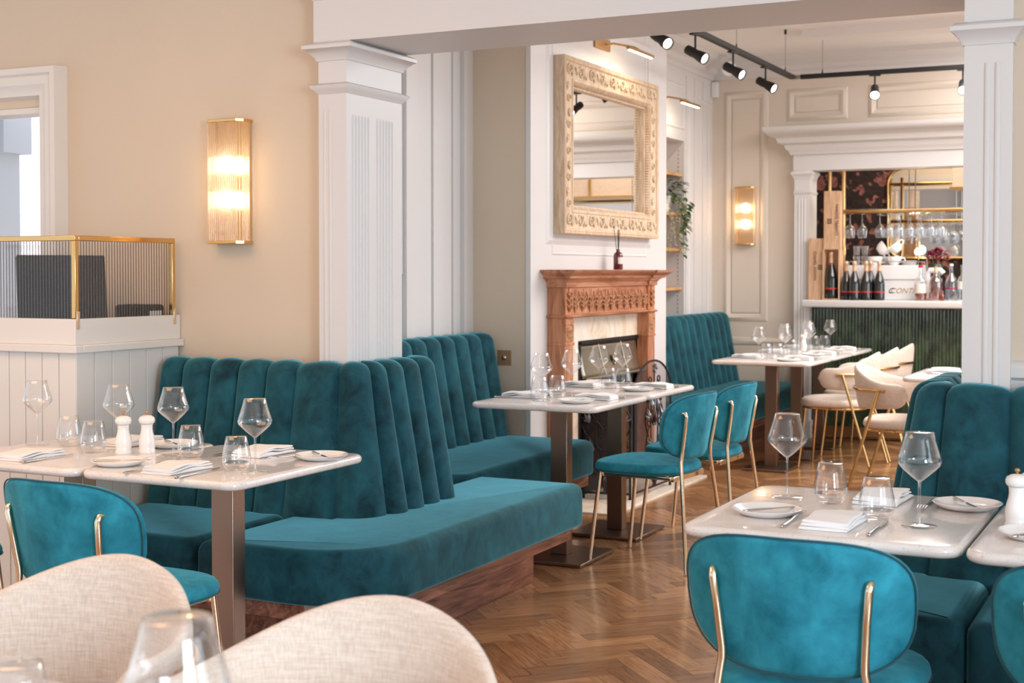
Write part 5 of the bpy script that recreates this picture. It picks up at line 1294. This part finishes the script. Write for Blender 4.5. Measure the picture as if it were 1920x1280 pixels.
for k in range(4):
    o = MB().lathe([(.0001, .002), (.03, 0), (.055, .006), (.06, .010), (.03, .005), (.0001, .005)], (-2.055, YB + .2, zt + .009 * k), 24).build('saucer', 'china', angle=50)
    tag(o, ('bottom', 'second', 'third', 'top')[k] + ' white saucer of the stack on the coffee machine', 'saucer', 'saucers on the coffee machine')
for k, (x, dz) in enumerate(((-2.47, 0), (-2.405, 0), (-2.47, .08), (-2.405, .08))):
    o = MB().lathe([(.0001, .004), (.024, 0), (.031, .075), (.0295, .075), (.023, .008), (.0001, .008)], (x, YB + .21, zt + dz), 16).build('stacked_tumbler', 'bar_glass', angle=50)
    tag(o, ('lower left', 'lower right', 'upper left', 'upper right')[k] + ' small glass stacked on the coffee machine', 'glass', 'small glasses stacked on the coffee machine')
# spirit bottles on the right
def spirit(label, x, y, prof, glass, parts, n=20):
    r = thing('spirit_bottle', label, 'bottle', (x, y, ZB), 0, 'spirit bottles on the bar')
    MB().lathe(prof, n=n).build('body', glass, r, angle=50)
    for nm, mat, pr in parts: MB().lathe(pr, n=n).build(nm, mat, r, angle=50)
    return r
spirit('square-shouldered whisky bottle with white label, amber in its base', -1.925, YB - .03, [(.045, 0), (.047, .006), (.047, .15), (.040, .17), (.020, .185), (.016, .20), (.016, .255)], 'bar_glass',
       [('liquor', 'amber_glass', [(.0001, .006), (.044, .006), (.044, .055), (.0001, .055)]), ('label', 'cream_label', [(.0474, .06), (.0476, .06), (.0476, .13), (.0474, .13)]), ('stopper', 'red', [(.017, .255), (.018, .257), (.018, .275), (.0001, .277)])])
spirit('round-shouldered bottle of amber spirit with a cork stopper', -1.812, YB - .03, [(.046, 0), (.052, .006), (.052, .145), (.048, .165), (.028, .185), (.018, .195), (.017, .215)], 'bar_glass',
       [('liquor', 'amber_glass', [(.0001, .006), (.048, .006), (.049, .145), (.044, .160), (.0001, .162)]), ('stopper', 'foil', [(.018, .215), (.019, .217), (.012, .235), (.014, .26), (.0001, .265)])])
spirit('frosted pale blue bottle with a long neck and printed flowers', -1.697, YB - .02, [(.040, 0), (.043, .006), (.042, .08), (.045, .14), (.036, .17), (.018, .20), (.013, .22), (.013, .268)], 'blue_glass',
       [('printed_band', 'petal', [(.0437, .09), (.0439, .09), (.0448, .10), (.0446, .10)]), ('stopper', 'china', [(.014, .268), (.015, .27), (.014, .285), (.0001, .286)])])
spirit('clear bottle at the right end of the visible bar top', -1.612, YB - .03, [(.036, 0), (.038, .006), (.038, .16), (.032, .18), (.015, .20), (.014, .255)], 'bar_glass',
       [('label', 'cream_label', [(.0384, .09), (.0386, .09), (.0386, .15), (.0384, .15)]), ('cap', 'steel', [(.0155, .255), (.016, .256), (.016, .275), (.0001, .277)])])
spirit('tiny brown bitters bottle between the larger bottles', -1.752, YB - .07, [(.014, 0), (.015, .003), (.015, .04), (.007, .05), (.006, .062)], 'amber_glass', [('cap', 'red', [(.008, .062), (.008, .076), (.0001, .077)])], 12)
r = thing('beer_tap', 'white and chrome tap behind the spirit bottles', 'tap', (-1.895, YB + .10, ZB))
MB().tube([(0, 0, .0), (0, 0, .21), (.02, -.005, .235), (.10, -.01, .235), (.12, -.01, .21)], .022, 14).build('column', 'plastic_white', r, angle=60); MB().tube([(0, -.01, .23), (-.005, -.02, .33)], .008, 8).build('lever', 'steel', r)
MB().lathe([(.05, 0), (.05, .012), (.03, .02), (.022, .02)], n=20).build('foot', 'steel', r)
r = thing('flower_vase', 'slim glass vase of crimson peonies on the bar', 'flower vase', (-1.835, YB + .24, ZB + .0))
MB().lathe([(.028, 0), (.03, .01), (.018, .12), (.016, .22), (.024, .285)], n=18).build('vase', 'bar_glass', r, angle=60)
m = MB(); 
for x in (-.05, .0, .05): m.tube([(0, 0, .05), (x * .3, 0, .22), (x, 0, .33)], .003, 6)
m.build('stems', 'leaf_green', r)
rnd = random.Random(9)
for (cx_, cz, R_) in ((-.055, .345, .052), (.035, .335, .060), (-.005, .375, .045)):
    m = MB()
    for i in range(70):
        a = rnd.uniform(0, 2 * PI); e = rnd.uniform(-.6, 1.4); rr_ = R_ * rnd.uniform(.35, .95)
        p = (cx_ + rr_ * math.cos(a) * math.cos(e), rr_ * math.sin(a) * math.cos(e), cz + rr_ * math.sin(e)); leafmesh(m, p, (math.cos(a + .8), math.sin(a + .8), .7), .026, .012)
    m.build('peony', 'petal', r, angle=80)
m = MB()
for a in (2.6, .4, -.6, 3.6): leafmesh(m, (.02 * math.cos(a), 0, .31), (math.cos(a), .1, -.1), .10, .018)
m.build('leaves', 'leaf_green', r, angle=80)
# brass gantry
r = thing('brass_gantry', 'polished brass bar gantry of posts and two rails above the counter', 'bar rack', (-2.4, 11.45, ZB))
for x in (-2.735, -2.62): MB().tube([(x, 11.46, ZB), (x, 11.46, 2.27)], .018, 14).build('post', 'brass', r, world=True)
for z, w in ((1.835, .20), (2.20, .20)):
    m = MB(); 
    for y in (11.40, 11.40 + w): m.tube([(-2.75, y, z), (1.4, y, z)], .012, 10)
    m.build('rail', 'brass', r, world=True)
MB().box(-2.74, 1.4, 11.40, 11.60, 1.848, 1.856).build('glass_shelf', 'bar_glass', r, world=True)
m = MB()
for x in (-2.05, -2.10): m.tube([(x, 11.5, 1.84), (x, 11.5, 2.9)], .004, 6)
m.build('hanger', 'steel', r, world=True)
m = MB()
for k in range(9):
    x = -2.315 + .081 * k
    for q in (-.012, .012): m.tube([(x + q, 11.36, 1.805), (x + q, 11.62, 1.805)], .0022, 5)
m.build('glass_runner', 'steel', r, world=True)
def mk_hang():
    o = [(.036, 0), (.037, -.0015), (.012, -.004), (.0045, -.008), (.004, -.075), (.009, -.085), (.030, -.105), (.041, -.128), (.042, -.140), (.034, -.200)]
    ob = MB().lathe(o, n=20).build('hanging_wine_glass', 'bar_glass', angle=80); return tag(ob, '', 'glass')
protos['hang'] = (mk_hang(), False); HG = 'wine glasses hanging from the brass gantry'; od = ('first', 'second', 'third', 'fourth', 'fifth', 'sixth', 'seventh')
for k in range(7): place('hang', (-2.315 + .081 * k, 11.42, 1.818), 0, od[k] + ' hanging wine glass from the left under the brass rail, front row', HG)
for k in range(6): place('hang', (-2.275 + .081 * k, 11.54, 1.818), 0, od[k] + ' hanging wine glass from the left under the brass rail, back row', HG)
place('hang', (-2.475, 11.50, 1.818), 0, 'hanging wine glass midway between the brass post and the front row', HG); place('hang', (-2.56, 11.44, 1.818), 0, 'hanging wine glass just right of the brass post', HG)
# arched brass mirror, cabinets behind the bar
r = thing('bar_mirror', 'wide brass-edged mirror with rounded corners on the dark wallpaper', 'mirror', (-1.4, 12.74, 1.8))
def rr_y(x0, x1, z0, z1, rad): return [(x, z) for x, z in rrect(x0, x1, z0, z1, rad, 8)]
P = rr_y(-1.11, 1.2, -.335, .47, .14)
m = MB(); m.tube([(x, -.02, z) for x, z in P], .012, 8, closed=True); m.build('frame', 'brass', r)
m = MB(); m.rings([[(x, -.018, z) for x, z in P], [(x, -.006, z) for x, z in P]]); m.build('mirror_glass', 'mirror', r, angle=30)
r = thing('reflection_lamp', 'small added lamp standing in for a glow reflected in the bar mirror', 'wall lamp', (-2.235, 12.71, 1.52))
MB().tube([(0, 0, -.07), (0, 0, .09)], .010, 8).build('bracket', 'brass', r); MB().lathe([(.0001, -.026), (.02, -.022), (.028, 0), (.02, .022), (.0001, .026)], (0, -.045, 0), 16).build('bulb', 'reflected_glow', r)  # reflected glow rebuilt as an added lamp in front of the mirror
point('reflection_lamp_glow', (-2.235, 12.60, 1.54), 3.0, (1, .74, .45), .04)  # light cast by the added reflection lamp
r = thing('back_shelf', 'dark back counter below the wallpaper behind the bar', 'counter', (-1.2, 12.5, 0))
MB().box(-2.2, 2.2, -.2, .22, 0, 1.0).build('cupboard', 'black', r, bevel=.004); MB().box(-2.25, 2.25, -.22, .235, 1.0, 1.03).build('top', 'brushed_steel', r, bevel=.002)
r = thing('wall_cupboard', 'pale mirrored cupboard with brass edges high behind the bar', 'cupboard', (-1.52, 12.2, 2.06))
MB().box(-.35, .75, -.01, .30, 0, .36).build('body', 'linen', r, bevel=.003); MB().box(-.37, .77, -.03, .31, -.02, 0).build('brass_edge', 'brass', r); MB().box(.16, .18, -.03, -.01, 0, .36).build('door_edge', 'brass', r)
